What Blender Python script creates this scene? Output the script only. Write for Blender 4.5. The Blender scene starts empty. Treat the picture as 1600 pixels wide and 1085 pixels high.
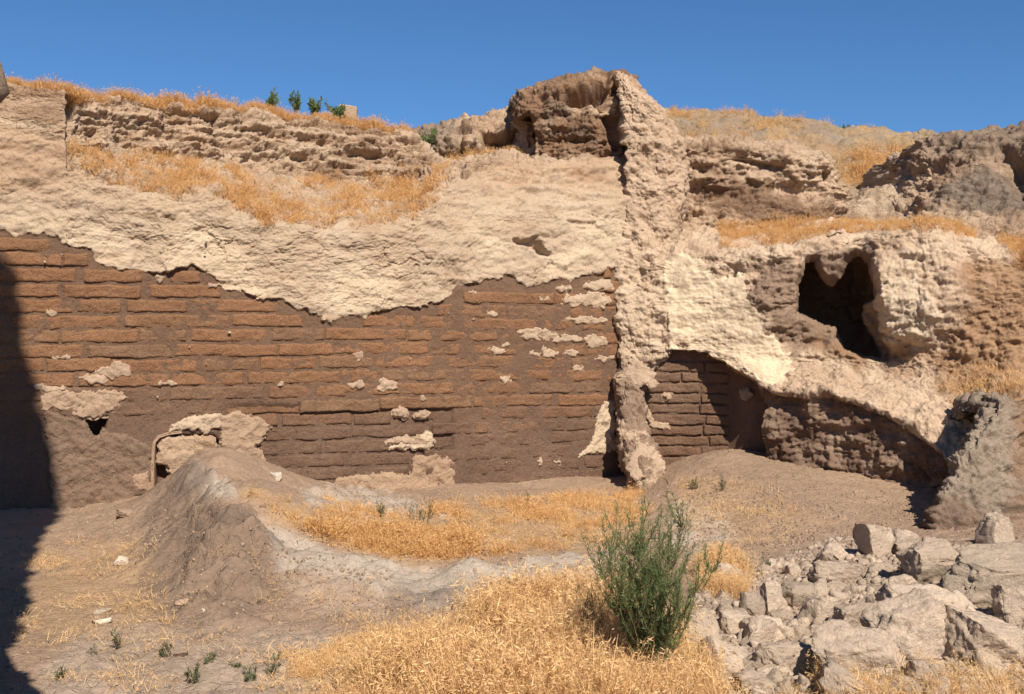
import bpy, bmesh, math, random
import numpy as np
from mathutils import Vector, Matrix

random.seed(7)
rng = np.random.default_rng(7)
S = bpy.context.scene
COL = S.collection
R = math.radians

# ------------------------------------------------------------------ camera, sky, sun, exposure
F = 1778.0                    # focal length for a 1600 wide frame
EYE = 1.6
cam_d = bpy.data.cameras.new("camera")
cam_d.lens = 36.0 * F / 1600.0
cam_d.sensor_width = 36.0
cam_d.clip_end = 2000.0
cam = bpy.data.objects.new("camera", cam_d)
cam.location = (0, 0, EYE)
cam.rotation_euler = (R(90), 0, 0)
COL.objects.link(cam)
S.camera = cam

SUN_AZ, SUN_EL = 20.5, 43.0   # degrees to the right of straight behind the camera, and above the ground
to_sun = Vector((math.sin(R(SUN_AZ)) * math.cos(R(SUN_EL)), -math.cos(R(SUN_AZ)) * math.cos(R(SUN_EL)), math.sin(R(SUN_EL))))
w = bpy.data.worlds.new("World")
S.world = w
w.use_nodes = True
nt = w.node_tree
sky = nt.nodes.new("ShaderNodeTexSky")
sky.sky_type = 'NISHITA'
sky.sun_disc = False
sky.sun_elevation = R(SUN_EL)
sky.sun_rotation = R(180 - SUN_AZ)
sky.altitude = 1500
sky.air_density = 1.0
sky.dust_density = 0.0
sky.ozone_density = 9.0
nt.nodes["Background"].inputs[1].default_value = 0.069
tint = nt.nodes.new("ShaderNodeMix"); tint.data_type = 'RGBA'; tint.blend_type = 'MULTIPLY'
tint.inputs[0].default_value = 1.0; tint.inputs[7].default_value = (0.81, 1.0, 1.06, 1)
nt.links.new(sky.outputs[0], tint.inputs[6])
nt.links.new(tint.outputs[2], nt.nodes["Background"].inputs[0])
sl = bpy.data.lights.new("sun", 'SUN')
sl.energy = 5.0
sl.angle = R(0.55)
sl.color = (1.0, 0.93, 0.82)
so = bpy.data.objects.new("sun", sl)
so.rotation_euler = to_sun.to_track_quat('Z', 'Y').to_euler()
so.location = (10, -20, 25)
COL.objects.link(so)
S.view_settings.view_transform = 'Standard'
S.view_settings.look = 'None'
S.view_settings.exposure = 0.52
S.view_settings.gamma = 1.0
S.view_settings.use_curve_mapping = False
S.render.engine = 'CYCLES'
S.cycles.max_bounces = 4
S.cycles.diffuse_bounces = 2

# ------------------------------------------------------------------ numeric helpers
def P(px, py, d):
    px = np.asarray(px, float); py = np.asarray(py, float); d = np.asarray(d, float)
    return np.stack([(px - 800) / F * d, d + 0 * px, EYE - (py - 542.5) / F * d], -1)

def proj(p):
    return 800 + p[..., 0] / p[..., 1] * F, 542.5 - (p[..., 2] - EYE) / p[..., 1] * F

def _hash(ix, iy, iz, seed):
    h = (ix * np.uint32(374761393) + iy * np.uint32(668265263) + iz * np.uint32(2246822519) + np.uint32((seed * 974711 + 12345) & 0xffffffff)).astype(np.uint32)
    h ^= h >> np.uint32(13); h = h * np.uint32(1274126177); h ^= h >> np.uint32(16)
    h = h * np.uint32(2654435761); h ^= h >> np.uint32(15)
    return h

_G = np.array([(1,1,0),(-1,1,0),(1,-1,0),(-1,-1,0),(1,0,1),(-1,0,1),(1,0,-1),(-1,0,-1),(0,1,1),(0,-1,1),(0,1,-1),(0,-1,-1),(1,1,0),(-1,1,0),(0,-1,1),(0,-1,-1)], np.float32)

def noise(p, scale=1.0, seed=0):
    """gradient noise, about -1..1, at the points p (..., 3)"""
    sh = p.shape[:-1]
    q = (p.reshape(-1, 3) * np.asarray(scale, float)).astype(np.float64) + 1000.0 + seed * 3.17
    i = np.floor(q); f = (q - i).astype(np.float32); i = i.astype(np.int64).astype(np.uint32)
    u = f * f * f * (f * (f * 6 - 15) + 10)
    def g(dx, dy, dz):
        h = _hash(i[:, 0] + np.uint32(dx), i[:, 1] + np.uint32(dy), i[:, 2] + np.uint32(dz), seed) & np.uint32(15)
        v = _G[h]
        return v[:, 0] * (f[:, 0] - dx) + v[:, 1] * (f[:, 1] - dy) + v[:, 2] * (f[:, 2] - dz)
    with np.errstate(over='ignore'):
        x00 = g(0,0,0) * (1 - u[:, 0]) + g(1,0,0) * u[:, 0]
        x10 = g(0,1,0) * (1 - u[:, 0]) + g(1,1,0) * u[:, 0]
        x01 = g(0,0,1) * (1 - u[:, 0]) + g(1,0,1) * u[:, 0]
        x11 = g(0,1,1) * (1 - u[:, 0]) + g(1,1,1) * u[:, 0]
    y0 = x00 * (1 - u[:, 1]) + x10 * u[:, 1]
    y1 = x01 * (1 - u[:, 1]) + x11 * u[:, 1]
    return (y0 * (1 - u[:, 2]) + y1 * u[:, 2]).reshape(sh).astype(float)

def fbm(p, scale=1.0, octv=4, seed=0, gain=0.5, billow=False):
    a, s, t = 1.0, np.asarray(scale, float), 0
    for k in range(octv):
        n = noise(p, s, seed + k * 11)
        t = t + a * (np.abs(n) * 2 - 0.5 if billow else n)
        a *= gain; s = s * 2.03
    return t

def sstep(a, b, x):
    t = np.clip((x - a) / (b - a), 0, 1)
    return t * t * (3 - 2 * t)

def steps(x, sharp=0.25):
    i = np.floor(x); f = x - i
    return i + sstep(0.5 - sharp, 0.5 + sharp, f)

def voro(a, b, seed=0):
    """2-D cells: distance to nearest edge (F2-F1) and a random value per cell"""
    ia, ib = np.floor(a), np.floor(b)
    f1 = np.full(a.shape, 9.0); f2 = np.full(a.shape, 9.0); cid = np.zeros(a.shape)
    with np.errstate(over='ignore'):
        for da in (-1, 0, 1):
            for db in (-1, 0, 1):
                ca, cb = ia + da, ib + db
                h = _hash((ca + 5000).astype(np.uint32), (cb + 5000).astype(np.uint32), np.zeros(a.shape, np.uint32), seed)
                ra = (h & np.uint32(1023)) / 1023.0; rb = ((h >> np.uint32(10)) & np.uint32(1023)) / 1023.0
                d = np.hypot(ca + ra - a, cb + rb - b)
                near = d < f1
                f2 = np.where(near, f1, np.minimum(f2, d)); f1 = np.where(near, d, f1)
                cid = np.where(near, ((h >> np.uint32(20)) & np.uint32(1023)) / 1023.0, cid)
    return f2 - f1, cid

def inpoly(x, y, poly):
    poly = np.asarray(poly, float)
    c = np.zeros(x.shape, bool)
    j = len(poly) - 1
    for i in range(len(poly)):
        xi, yi = poly[i]; xj, yj = poly[j]
        if yi != yj:
            c ^= ((yi > y) != (yj > y)) & (x < (xj - xi) * (y - yi) / (yj - yi) + xi)
        j = i
    return c

def polydist(x, y, poly):
    """signed distance to a closed outline, positive inside"""
    poly = np.asarray(poly, float)
    d = np.full(x.shape, 1e9)
    for i in range(len(poly)):
        a, b = poly[i], poly[(i + 1) % len(poly)]
        e = b - a
        t = np.clip(((x - a[0]) * e[0] + (y - a[1]) * e[1]) / max(e @ e, 1e-9), 0, 1)
        d = np.minimum(d, np.hypot(x - a[0] - t * e[0], y - a[1] - t * e[1]))
    return np.where(inpoly(x, y, poly), d, -d)

def crom(C, n_per, axis):
    """Catmull-Rom along an axis of the control net C, n_per[i] samples in segment i"""
    C = np.moveaxis(C, axis, 0)
    ext = np.concatenate([2 * C[:1] - C[1:2], C, 2 * C[-1:] - C[-2:-1]])
    out = []
    for i, n in enumerate(n_per):
        t = np.linspace(0, 1, n, endpoint=False).reshape((-1,) + (1,) * (C.ndim - 1))
        p0, p1, p2, p3 = ext[i], ext[i + 1], ext[i + 2], ext[i + 3]
        k = 0.38
        m1, m2 = (p2 - p0) * k, (p3 - p1) * k
        L = np.linalg.norm(p2 - p1, axis=-1, keepdims=True) * .75
        m1 = m1 * np.minimum(1, L / (np.linalg.norm(m1, axis=-1, keepdims=True) + 1e-9))
        m2 = m2 * np.minimum(1, L / (np.linalg.norm(m2, axis=-1, keepdims=True) + 1e-9))
        t2, t3 = t * t, t * t * t
        out.append((2*t3 - 3*t2 + 1) * p1 + (t3 - 2*t2 + t) * m1 + (-2*t3 + 3*t2) * p2 + (t3 - t2) * m2)
    out.append(C[-1:])
    return np.moveaxis(np.concatenate(out), 0, axis)

def loft(C, res, rres=None):
    """C rows x cols x 3 control points in metres -> dense grid"""
    C = np.asarray(C, float)
    lr = np.linalg.norm(np.diff(C, axis=0), axis=2); lc = np.linalg.norm(np.diff(C, axis=1), axis=2)
    nr = np.maximum(1, np.round(np.percentile(lr, 75, axis=1) / (rres if rres is not None else res))).astype(int)
    nc = np.maximum(1, np.round(np.percentile(lc, 75, axis=0) / res)).astype(int)
    return crom(crom(C, nr, 0), nc, 1)

def gnormals(G):
    n = np.cross(np.gradient(G, axis=1), np.gradient(G, axis=0))
    n /= np.maximum(np.linalg.norm(n, axis=2, keepdims=True), 1e-9)
    return n

def crumbly(G, seed, k=1.0):
    """dry broken relief: sharp flakes, thin grooves, fine grain"""
    d = .016 * steps(fbm(G, (2.6, 2.6, 4.5), 5, seed, .62) * 5, .04)
    d = d + .009 * steps(fbm(G, (6, 6, 9), 4, seed + 3, .62) * 4, .06)
    g = 1 - np.minimum(1, np.abs(noise(G + .12 * fbm(G, 5, 3, seed + 5)[..., None], 4.2, seed + 6)) * 9)
    d = d - .022 * g * sstep(-.1, .25, noise(G, 1.7, seed + 8))
    return k * (d + .004 * fbm(G, 30, 2, seed + 9))

# ------------------------------------------------------------------ object helpers
def link(o, parent=None):
    COL.objects.link(o)
    if parent is not None:
        o.parent = parent
    return o

def tag(o, label=None, cat=None, group=None, kind=None):
    for k, v in (("label", label), ("category", cat), ("group", group), ("kind", kind)):
        if v: o[k] = v
    return o

def empty(name, loc=(0, 0, 0)):
    o = bpy.data.objects.new(name, None)
    o.empty_display_size = 0.2
    o.location = loc
    return link(o)

def mesh_np(name, V, Fq, mat, parent=None, zone=None, smooth=True, tri=False):
    """one mesh object from arrays; vertices are in world metres, so a parent's location is taken off"""
    V = np.asarray(V, np.float32).reshape(-1, 3)
    if parent is not None:
        V = V - np.array(parent.location, np.float32)
        pp = parent.parent
        while pp is not None:
            V = V - np.array(pp.location, np.float32); pp = pp.parent
    Fq = np.asarray(Fq, np.int32)
    k = Fq.shape[1]
    me = bpy.data.meshes.new(name)
    me.vertices.add(len(V)); me.vertices.foreach_set("co", V.ravel())
    me.loops.add(Fq.size); me.loops.foreach_set("vertex_index", Fq.ravel())
    me.polygons.add(len(Fq)); me.polygons.foreach_set("loop_start", np.arange(0, Fq.size, k, dtype=np.int32))
    me.polygons.foreach_set("loop_total", np.full(len(Fq), k, np.int32))
    me.polygons.foreach_set("use_smooth", np.full(len(Fq), smooth, bool))
    if zone is not None:
        a = me.attributes.new("zone", 'FLOAT_COLOR', 'POINT')
        z = np.ones((len(V), 4), np.float32); zone = np.asarray(zone, np.float32).reshape(-1, zone.shape[-1]); z[:, :zone.shape[1]] = zone
        a.data.foreach_set("color", z.ravel())
    me.update(calc_edges=True)
    me.validate()
    if mat is not None: me.materials.append(mat)
    o = bpy.data.objects.new(name, me)
    return link(o, parent)

def grid_faces(nr, nc):
    i = np.arange(nr * nc, dtype=np.int32).reshape(nr, nc)
    return np.stack([i[:-1, :-1], i[:-1, 1:], i[1:, 1:], i[1:, :-1]], -1).reshape(-1, 4)

def grid_obj(name, G, mat, parent=None, zone=None, keep=None, flip=False):
    nr, nc = G.shape[:2]
    f = grid_faces(nr, nc)
    if flip: f = f[:, ::-1]
    V = G.reshape(-1, 3); Z = None if zone is None else zone.reshape(nr * nc, -1)
    if keep is not None:
        f = f[keep.reshape(-1)]
        used = np.unique(f)
        m = np.full(nr * nc, -1, np.int32); m[used] = np.arange(len(used))
        f = m[f]; V = V[used]; Z = None if Z is None else Z[used]
    return mesh_np(name, V, f, mat, parent, Z)

# ------------------------------------------------------------------ materials
def nd(nt, t, **kw):
    n = nt.nodes.new(t)
    for k, v in kw.items():
        setattr(n, k, v)
    return n

def mixc(nt, fac, a, b, mode='MIX'):
    m = nd(nt, "ShaderNodeMix", data_type='RGBA', blend_type=mode)
    for i, v in ((0, fac), (6, a), (7, b)):
        if isinstance(v, bpy.types.NodeSocket): nt.links.new(v, m.inputs[i])
        elif i == 0: m.inputs[0].default_value = v
        else: m.inputs[i].default_value = (*v, 1)
    return m.outputs[2]

def noise_fac(nt, co, scale, detail=6, lo=0.35, hi=0.65, rough=0.6, stretch=None):
    if stretch:
        mp = nd(nt, "ShaderNodeMapping"); mp.inputs[3].default_value = stretch
        nt.links.new(co, mp.inputs[0]); co = mp.outputs[0]
    n = nd(nt, "ShaderNodeTexNoise"); n.inputs["Scale"].default_value = scale
    n.inputs["Detail"].default_value = detail; n.inputs["Roughness"].default_value = rough
    nt.links.new(co, n.inputs["Vector"])
    r = nd(nt, "ShaderNodeMapRange"); r.inputs[1].default_value = lo; r.inputs[2].default_value = hi
    nt.links.new(n.outputs[0], r.inputs[0])
    return r.outputs[0]

def earth(name, base, zR=None, zG=None, zB=None, bump=1.0, grit=0.5, specks=0.0, strata=0.0, rnd=0.0, crack=0.45, flakes=0.0):
    """each colour is a (pale, deep) pair broken up by noise; zone attribute channels blend them"""
    m = bpy.data.materials.new(name); m.use_nodes = True
    nt = m.node_tree
    bs = nt.nodes["Principled BSDF"]
    bs.inputs["Roughness"].default_value = 0.95
    bs.inputs["Specular IOR Level"].default_value = 0.12
    geo = nd(nt, "ShaderNodeNewGeometry"); co = geo.outputs["Position"]
    if rnd > 0:
        oi = nd(nt, "ShaderNodeObjectInfo")
        ad = nd(nt, "ShaderNodeVectorMath", operation='ADD'); nt.links.new(co, ad.inputs[0])
        ml = nd(nt, "ShaderNodeMath", operation='MULTIPLY'); ml.inputs[1].default_value = 30
        nt.links.new(oi.outputs["Random"], ml.inputs[0]); nt.links.new(ml.outputs[0], ad.inputs[1]); co = ad.outputs[0]
    big = noise_fac(nt, co, 1.3, 5, 0.36, 0.64)
    mid = noise_fac(nt, co, 9, 6, 0.3, 0.7, 0.65)
    mx = nd(nt, "ShaderNodeMath", operation='MULTIPLY_ADD'); mx.inputs[1].default_value = 0.55
    md = nd(nt, "ShaderNodeMath", operation='MULTIPLY'); md.inputs[1].default_value = 0.45
    nt.links.new(mid, md.inputs[0]); nt.links.new(big, mx.inputs[0]); nt.links.new(md.outputs[0], mx.inputs[2])
    fac = mx.outputs[0]
    c = mixc(nt, fac, base[1], base[0])
    if zR or zG or zB:
        at = nd(nt, "ShaderNodeAttribute"); at.attribute_name = "zone"
        sp = nd(nt, "ShaderNodeSeparateColor"); nt.links.new(at.outputs["Color"], sp.inputs[0])
        for i, z in enumerate((zR, zG, zB)):
            if z:
                c = mixc(nt, sp.outputs[i], c, mixc(nt, fac, z[1], z[0]))
    if strata > 0:
        st = noise_fac(nt, co, 3.0, 5, 0.4, 0.62, 0.6, (0.5, 0.5, 5.0))
        c = mixc(nt, st, mixc(nt, strata, c, tuple(0.45 * x for x in base[1])), c)
    fine = noise_fac(nt, co, 55, 5, 0.25, 0.75, 0.7)
    lo, hi = 1 - grit * 0.6, 1 + grit * 0.35
    c = mixc(nt, 1.0, c, mixc(nt, fine, (lo, lo, lo), (hi, hi, hi)), 'MULTIPLY')
    if specks > 0:
        v = nd(nt, "ShaderNodeTexVoronoi"); v.inputs["Scale"].default_value = 26
        nt.links.new(co, v.inputs["Vector"])
        r = nd(nt, "ShaderNodeMapRange"); r.inputs[1].default_value = 0.13; r.inputs[2].default_value = 0.09
        nt.links.new(v.outputs["Distance"], r.inputs[0])
        sv = nd(nt, "ShaderNodeSeparateColor"); nt.links.new(v.outputs["Color"], sv.inputs[0])
        gt = nd(nt, "ShaderNodeMath", operation='GREATER_THAN'); gt.inputs[1].default_value = 1 - specks
        nt.links.new(sv.outputs[0], gt.inputs[0])
        mm = nd(nt, "ShaderNodeMath", operation='MULTIPLY'); nt.links.new(gt.outputs[0], mm.inputs[0]); nt.links.new(r.outputs[0], mm.inputs[1])
        c = mixc(nt, mm.outputs[0], c, (0.5, 0.42, 0.33))
    if rnd > 0:
        r = nd(nt, "ShaderNodeMapRange"); r.inputs[3].default_value = 1 - rnd; r.inputs[4].default_value = 1 + rnd
        nt.links.new(oi.outputs["Random"], r.inputs[0])
        cc = nd(nt, "ShaderNodeCombineColor")
        for i in range(3): nt.links.new(r.outputs[0], cc.inputs[i])
        c = mixc(nt, 1.0, c, cc.outputs[0], 'MULTIPLY')
    nt.links.new(c, bs.inputs["Base Color"])
    n1 = nd(nt, "ShaderNodeTexNoise"); n1.inputs["Scale"].default_value = 24; n1.inputs["Detail"].default_value = 9; n1.inputs["Roughness"].default_value = 0.72
    nt.links.new(co, n1.inputs["Vector"])
    b = nd(nt, "ShaderNodeBump"); b.inputs["Strength"].default_value = 0.6 * bump; b.inputs["Distance"].default_value = 0.03
    nt.links.new(n1.outputs[0], b.inputs["Height"])
    v2 = nd(nt, "ShaderNodeTexVoronoi"); v2.inputs["Scale"].default_value = 70; nt.links.new(co, v2.inputs["Vector"])
    b2 = nd(nt, "ShaderNodeBump"); b2.inputs["Strength"].default_value = 0.22 * bump; b2.inputs["Distance"].default_value = 0.01
    nt.links.new(v2.outputs["Distance"], b2.inputs["Height"]); nt.links.new(b.outputs[0], b2.inputs["Normal"])
    wn = nd(nt, "ShaderNodeTexNoise"); wn.inputs["Scale"].default_value = 6; wn.inputs["Detail"].default_value = 4; nt.links.new(co, wn.inputs["Vector"])
    wa = nd(nt, "ShaderNodeVectorMath", operation='MULTIPLY_ADD'); wa.inputs[1].default_value = (.22, .22, .22)
    nt.links.new(wn.outputs["Color"], wa.inputs[0]); nt.links.new(co, wa.inputs[2])
    v3 = nd(nt, "ShaderNodeTexVoronoi", feature='DISTANCE_TO_EDGE'); v3.inputs["Scale"].default_value = 7.5; nt.links.new(wa.outputs[0], v3.inputs["Vector"])
    r3 = nd(nt, "ShaderNodeMapRange"); r3.inputs[2].default_value = .06; nt.links.new(v3.outputs["Distance"], r3.inputs[0])
    b3 = nd(nt, "ShaderNodeBump"); b3.inputs["Strength"].default_value = crack * bump; b3.inputs["Distance"].default_value = 0.012
    nt.links.new(r3.outputs[0], b3.inputs["Height"]); nt.links.new(b2.outputs[0], b3.inputs["Normal"])
    last = b3
    if flakes > 0:
        for fs, N, dist in ((2.6, 7.0, .030), (7.0, 6.0, .014)):
            fn = nd(nt, "ShaderNodeTexNoise"); fn.inputs["Scale"].default_value = fs; fn.inputs["Detail"].default_value = 9; fn.inputs["Roughness"].default_value = .62
            mp = nd(nt, "ShaderNodeMapping"); mp.inputs[3].default_value = (1, 1, 1.7); nt.links.new(co, mp.inputs[0]); nt.links.new(mp.outputs[0], fn.inputs["Vector"])
            k = nd(nt, "ShaderNodeMath", operation='MULTIPLY'); k.inputs[1].default_value = N * 2; nt.links.new(fn.outputs[0], k.inputs[0])
            fl = nd(nt, "ShaderNodeMath", operation='FLOOR'); nt.links.new(k.outputs[0], fl.inputs[0])
            fb = nd(nt, "ShaderNodeBump"); fb.inputs["Strength"].default_value = flakes; fb.inputs["Distance"].default_value = dist
            nt.links.new(fl.outputs[0], fb.inputs["Height"]); nt.links.new(last.outputs[0], fb.inputs["Normal"]); last = fb
    nt.links.new(last.outputs[0], bs.inputs["Normal"])
    return m

PLASTER = ((0.46, 0.345, 0.245), (0.37, 0.268, 0.182))
PINK = ((0.46, 0.325, 0.215), (0.34, 0.225, 0.145))
OCHRE = ((0.36, 0.215, 0.12), (0.24, 0.14, 0.08))
CREAM = ((0.66, 0.52, 0.36), (0.55, 0.425, 0.29))
BRICK = ((0.295, 0.148, 0.076), (0.23, 0.114, 0.060))
MORTAR = ((0.165, 0.108, 0.075), (0.118, 0.076, 0.053))
SOOT = ((0.20, 0.125, 0.086), (0.125, 0.077, 0.054))
DIRT = ((0.36, 0.245, 0.165), (0.27, 0.178, 0.118))
ASH = ((0.46, 0.375, 0.295), (0.32, 0.255, 0.20))
STRAWY = ((0.50, 0.31, 0.145), (0.36, 0.225, 0.11))
GREY = ((0.31, 0.25, 0.195), (0.19, 0.148, 0.115))

M = dict(
    plaster=earth("weathered_plaster", PLASTER, PINK, OCHRE, CREAM, 0.7, 0.5, flakes=0.34),
    mortar=earth("mud_mortar", MORTAR, BRICK, SOOT, DIRT, 1.3, 0.6, 0, 0, 0, .2, flakes=0.35),
    brick=earth("mud_brick", BRICK, ((0.29, 0.155, 0.08), (0.215, 0.112, 0.06)), SOOT, ((0.23, 0.145, 0.09), (0.165, 0.10, 0.065)), 1.5, 0.7, 0, 0, 0, .22, flakes=0.35),
    patch=earth("plaster_remains", ((0.44, 0.31, 0.22), (0.32, 0.22, 0.15)), CREAM, OCHRE, PINK, 0.9, 0.4, flakes=0.3),
    bank=earth("eroded_bank", ((0.55, 0.385, 0.26), (0.41, 0.275, 0.18)), ((0.58, 0.44, 0.31), (0.47, 0.345, 0.235)), ((0.30, 0.178, 0.105), (0.20, 0.115, 0.068)), ((0.265, 0.20, 0.15), (0.165, 0.122, 0.09)), 1.3, 0.5, 0.0, 0.16, flakes=0.6),
    mass=earth("eroded_wall_earth", ((0.53, 0.385, 0.27), (0.41, 0.285, 0.19)), ((0.60, 0.465, 0.33), (0.50, 0.375, 0.26)), SOOT, OCHRE, 0.85, 0.55, 0, 0, 0, .2, flakes=0.55),
    mass2=earth("cream_plaster", CREAM, PLASTER, OCHRE, PINK, 0.5, 0.35, 0, 0, 0, .25, flakes=0.4),
    ground=earth("dusty_ground", DIRT, ASH, STRAWY, ((0.19, 0.135, 0.10), (0.125, 0.088, 0.066)), 1.0, 0.5, 0.10),
    rock=earth("rubble_clay", ((0.53, 0.41, 0.305), (0.38, 0.288, 0.21)), None, None, None, 1.3, 0.5, 0.0, 0.0, 0.2, 0.12, flakes=0.3),
    greyrock=earth("grey_clay", ((0.34, 0.262, 0.195), (0.225, 0.168, 0.122)), PINK, SOOT, OCHRE, 1.4, 0.6, flakes=0.5, crack=.18),
    hill=earth("dry_hillside", ((0.33, 0.24, 0.155), (0.22, 0.158, 0.103)), STRAWY, OCHRE, GREY, 1.2, 0.5, flakes=0.3),
    gravel=earth("gravel", ((0.34, 0.24, 0.165), (0.24, 0.16, 0.108)), None, None, None, 0.8, 0.4, 0, 0, 0.3),
    pebble=earth("pale_stone", ((0.62, 0.53, 0.42), (0.45, 0.36, 0.27)), None, None, None, 0.6, 0.3, 0, 0, 0.15),
)

def leafy(name, ca, cb, trans=0.25, rough=0.7):
    m = bpy.data.materials.new(name); m.use_nodes = True
    nt = m.node_tree; bs = nt.nodes["Principled BSDF"]
    bs.inputs["Roughness"].default_value = rough
    bs.inputs["Specular IOR Level"].default_value = 0.25
    oi = nd(nt, "ShaderNodeObjectInfo"); at = nd(nt, "ShaderNodeAttribute"); at.attribute_name = "tone"
    ad = nd(nt, "ShaderNodeMath", operation='MULTIPLY_ADD'); ad.inputs[1].default_value = 0.45
    nt.links.new(oi.outputs["Random"], ad.inputs[0])
    m2 = nd(nt, "ShaderNodeMath", operation='MULTIPLY'); m2.inputs[1].default_value = 0.55
    nt.links.new(at.outputs["Fac"], m2.inputs[0]); nt.links.new(m2.outputs[0], ad.inputs[2])
    c = mixc(nt, ad.outputs[0], ca, cb)
    nt.links.new(c, bs.inputs["Base Color"])
    tr = nd(nt, "ShaderNodeBsdfTranslucent"); nt.links.new(c, tr.inputs[0])
    mx = nd(nt, "ShaderNodeMixShader"); mx.inputs[0].default_value = trans
    nt.links.new(bs.outputs[0], mx.inputs[1]); nt.links.new(tr.outputs[0], mx.inputs[2])
    nt.links.new(mx.outputs[0], nt.nodes["Material Output"].inputs[0])
    return m

M['straw'] = leafy("dry_grass_gold", (0.60, 0.345, 0.135), (0.90, 0.63, 0.335), 0.35)
M['straw2'] = leafy("dry_grass_rust", (0.55, 0.29, 0.108), (0.85, 0.54, 0.24), 0.35)
M['green'] = leafy("bush_green", (0.085, 0.13, 0.045), (0.21, 0.26, 0.09), 0.3)
M['green2'] = leafy("weed_green", (0.075, 0.085, 0.045), (0.16, 0.17, 0.085), 0.15)
M['twig'] = leafy("twig", (0.10, 0.065, 0.035), (0.2, 0.13, 0.07), 0.0)

# ------------------------------------------------------------------ ground
GC = [  # picture column, row and height of points read off the floor, the mound, the bench and the talus
 (100,800,.0),(230,772,.1),(-100,800,0),(300,708,.56),(420,750,.18),(500,760,.09),(640,765,.01),(710,757,.05),(800,752,.05),(900,747,.06),(960,747,.04),(1000,768,0.0),
 (1060,737,.22),(1130,706,.4),(1200,716,.35),(1300,738,.24),(1400,761,.14),(1440,776,.09),
 (1150,760,.18),(1250,790,.1),(1350,800,.05),(1100,800,.06),(1050,850,-.02),(1200,850,-.02),(1300,850,0),(1450,820,.02),(1600,800,.1),
 (330,722,.55),(262,770,.1),(275,742,.34),(238,777,.08),(290,725,.46),(350,752,.51),(365,788,.42),(400,806,.35),(340,808,.37),(300,796,.30),(380,870,.14),(380,930,-.04),(380,970,-.11),
 (250,800,.13),(220,850,-.02),(200,900,-.06),(250,930,-.08),(300,880,.04),(300,950,-.08),
 (430,845,.18),(500,872,.08),(560,885,.04),(640,893,.0),(750,890,0),(850,880,0),(950,872,0),
 (450,790,.15),(600,800,.05),(700,810,.02),(800,800,.02),(900,800,.02),
 (450,930,-.05),(560,940,-.08),(650,930,-.08),(750,922,-.07),
 (100,850,-.05),(60,900,-.1),(150,950,-.12),(250,1000,-.13),(400,1050,-.14),(600,1050,-.13),(800,1050,-.11),(1000,1050,-.11),(1200,1075,-.12),(0,1050,-.13),(-200,1000,-.13),
 (850,960,-.04),(1000,950,-.05),(1150,950,-.06),(1300,920,.0),(1500,900,.1),(1650,900,.12),(1500,1000,.0),(1400,1060,-.1),(1700,1000,.02),
]
_gc = np.array(GC, float)
_gd = F * (EYE - _gc[:, 2]) / (_gc[:, 1] - 542.5)
_gx = (_gc[:, 0] - 800) / F * _gd
_gp = np.stack([_gx, _gd], 1)
def _phi(r): return r * r * np.log(r + 1e-6)
_n = len(_gc)
_A = np.zeros((_n + 3, _n + 3))
_A[:_n, :_n] = _phi(np.linalg.norm(_gp[:, None] - _gp[None], axis=2)) + np.eye(_n) * 0.02
_A[:_n, _n] = 1; _A[:_n, _n + 1:] = _gp; _A[_n, :_n] = 1; _A[_n + 1:, :_n] = _gp.T
_w = np.linalg.solve(_A, np.concatenate([_gc[:, 2], np.zeros(3)]))

def ground_base(x, y):
    x = np.asarray(x, float); y = np.asarray(y, float)
    xc = np.clip(x, -5.5, 5.5); yc = np.clip(y, 5.2, 13.7)
    z = _w[_n] + _w[_n + 1] * xc + _w[_n + 2] * yc
    for i in range(_n):
        z = z + _w[i] * _phi(np.hypot(xc - _gp[i, 0], yc - _gp[i, 1]))
    far = np.maximum(np.abs(x - xc), np.abs(y - yc))
    return np.where(far > 0, z + (-0.15 - z) * sstep(0, 4, far), z)

def ground_z(x, y, fine=True):
    z = ground_base(x, y)
    if fine:
        p = np.stack([np.asarray(x, float), np.asarray(y, float), np.zeros_like(z)], -1)
        z = z + 0.035 * fbm(p, 0.9, 3, 3) + 0.012 * fbm(p, 6, 3, 5, 0.6)
    return z

def ground_hit(px, py):
    """walk along the view ray until it meets the ground"""
    d = np.linspace(4.5, 16, 1200)
    q = P(np.full(d.shape, px), np.full(d.shape, py), d)
    below = np.nonzero(q[:, 2] < ground_z(q[:, 0], q[:, 1]))[0]
    i = below[0] if len(below) else -1
    return Vector(q[i])

def axis_pts(lo, hi, res, far):
    core = np.arange(lo, hi, res)
    out = [hi]; st = res
    while out[-1] < far: st *= 1.35; out.append(out[-1] + st)
    neg = [lo]; st = res
    while neg[-1] > -far: st *= 1.35; neg.append(neg[-1] - st)
    return np.concatenate([np.array(neg[:0:-1]), core, np.array(out)])

gx = axis_pts(-4.9, 5.6, 0.021, 400); gy = axis_pts(5.2, 13.9, 0.021, 400)
GX, GY = np.meshgrid(gx, gy)
GZ = ground_z(GX, GY)
gp3 = np.stack([GX, GY, GZ], -1)
gpx, gpy = proj(np.where(GY[..., None] > 1, gp3, np.array([0, 1, 0])))
core = (GY > 5) & (GY < 14.2) & (np.abs(GX) < 6)
def pmask(poly, soft=14, wob=10, seed=0, sc=3.0):
    d = polydist(gpx, gpy, poly) + wob * fbm(gp3, sc, 4, seed)
    return np.where(core, sstep(-soft, soft, d), 0)
ashm = np.clip(pmask([(405,800),(440,830),(520,862),(640,885),(760,880),(960,862),(960,915),(760,925),(700,960),(600,935),(540,905),(430,885)], 8, 12, 21), 0, 1)
ashm = np.maximum(ashm, 0.3 * pmask([(430,895),(600,890),(720,930),(640,985),(520,960),(470,940)], 14, 20, 22, 5))
ashm = np.maximum(ashm, 0.85 * pmask([(300,722),(335,735),(375,775),(330,785),(290,760)], 8, 10, 23, 6))
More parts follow.
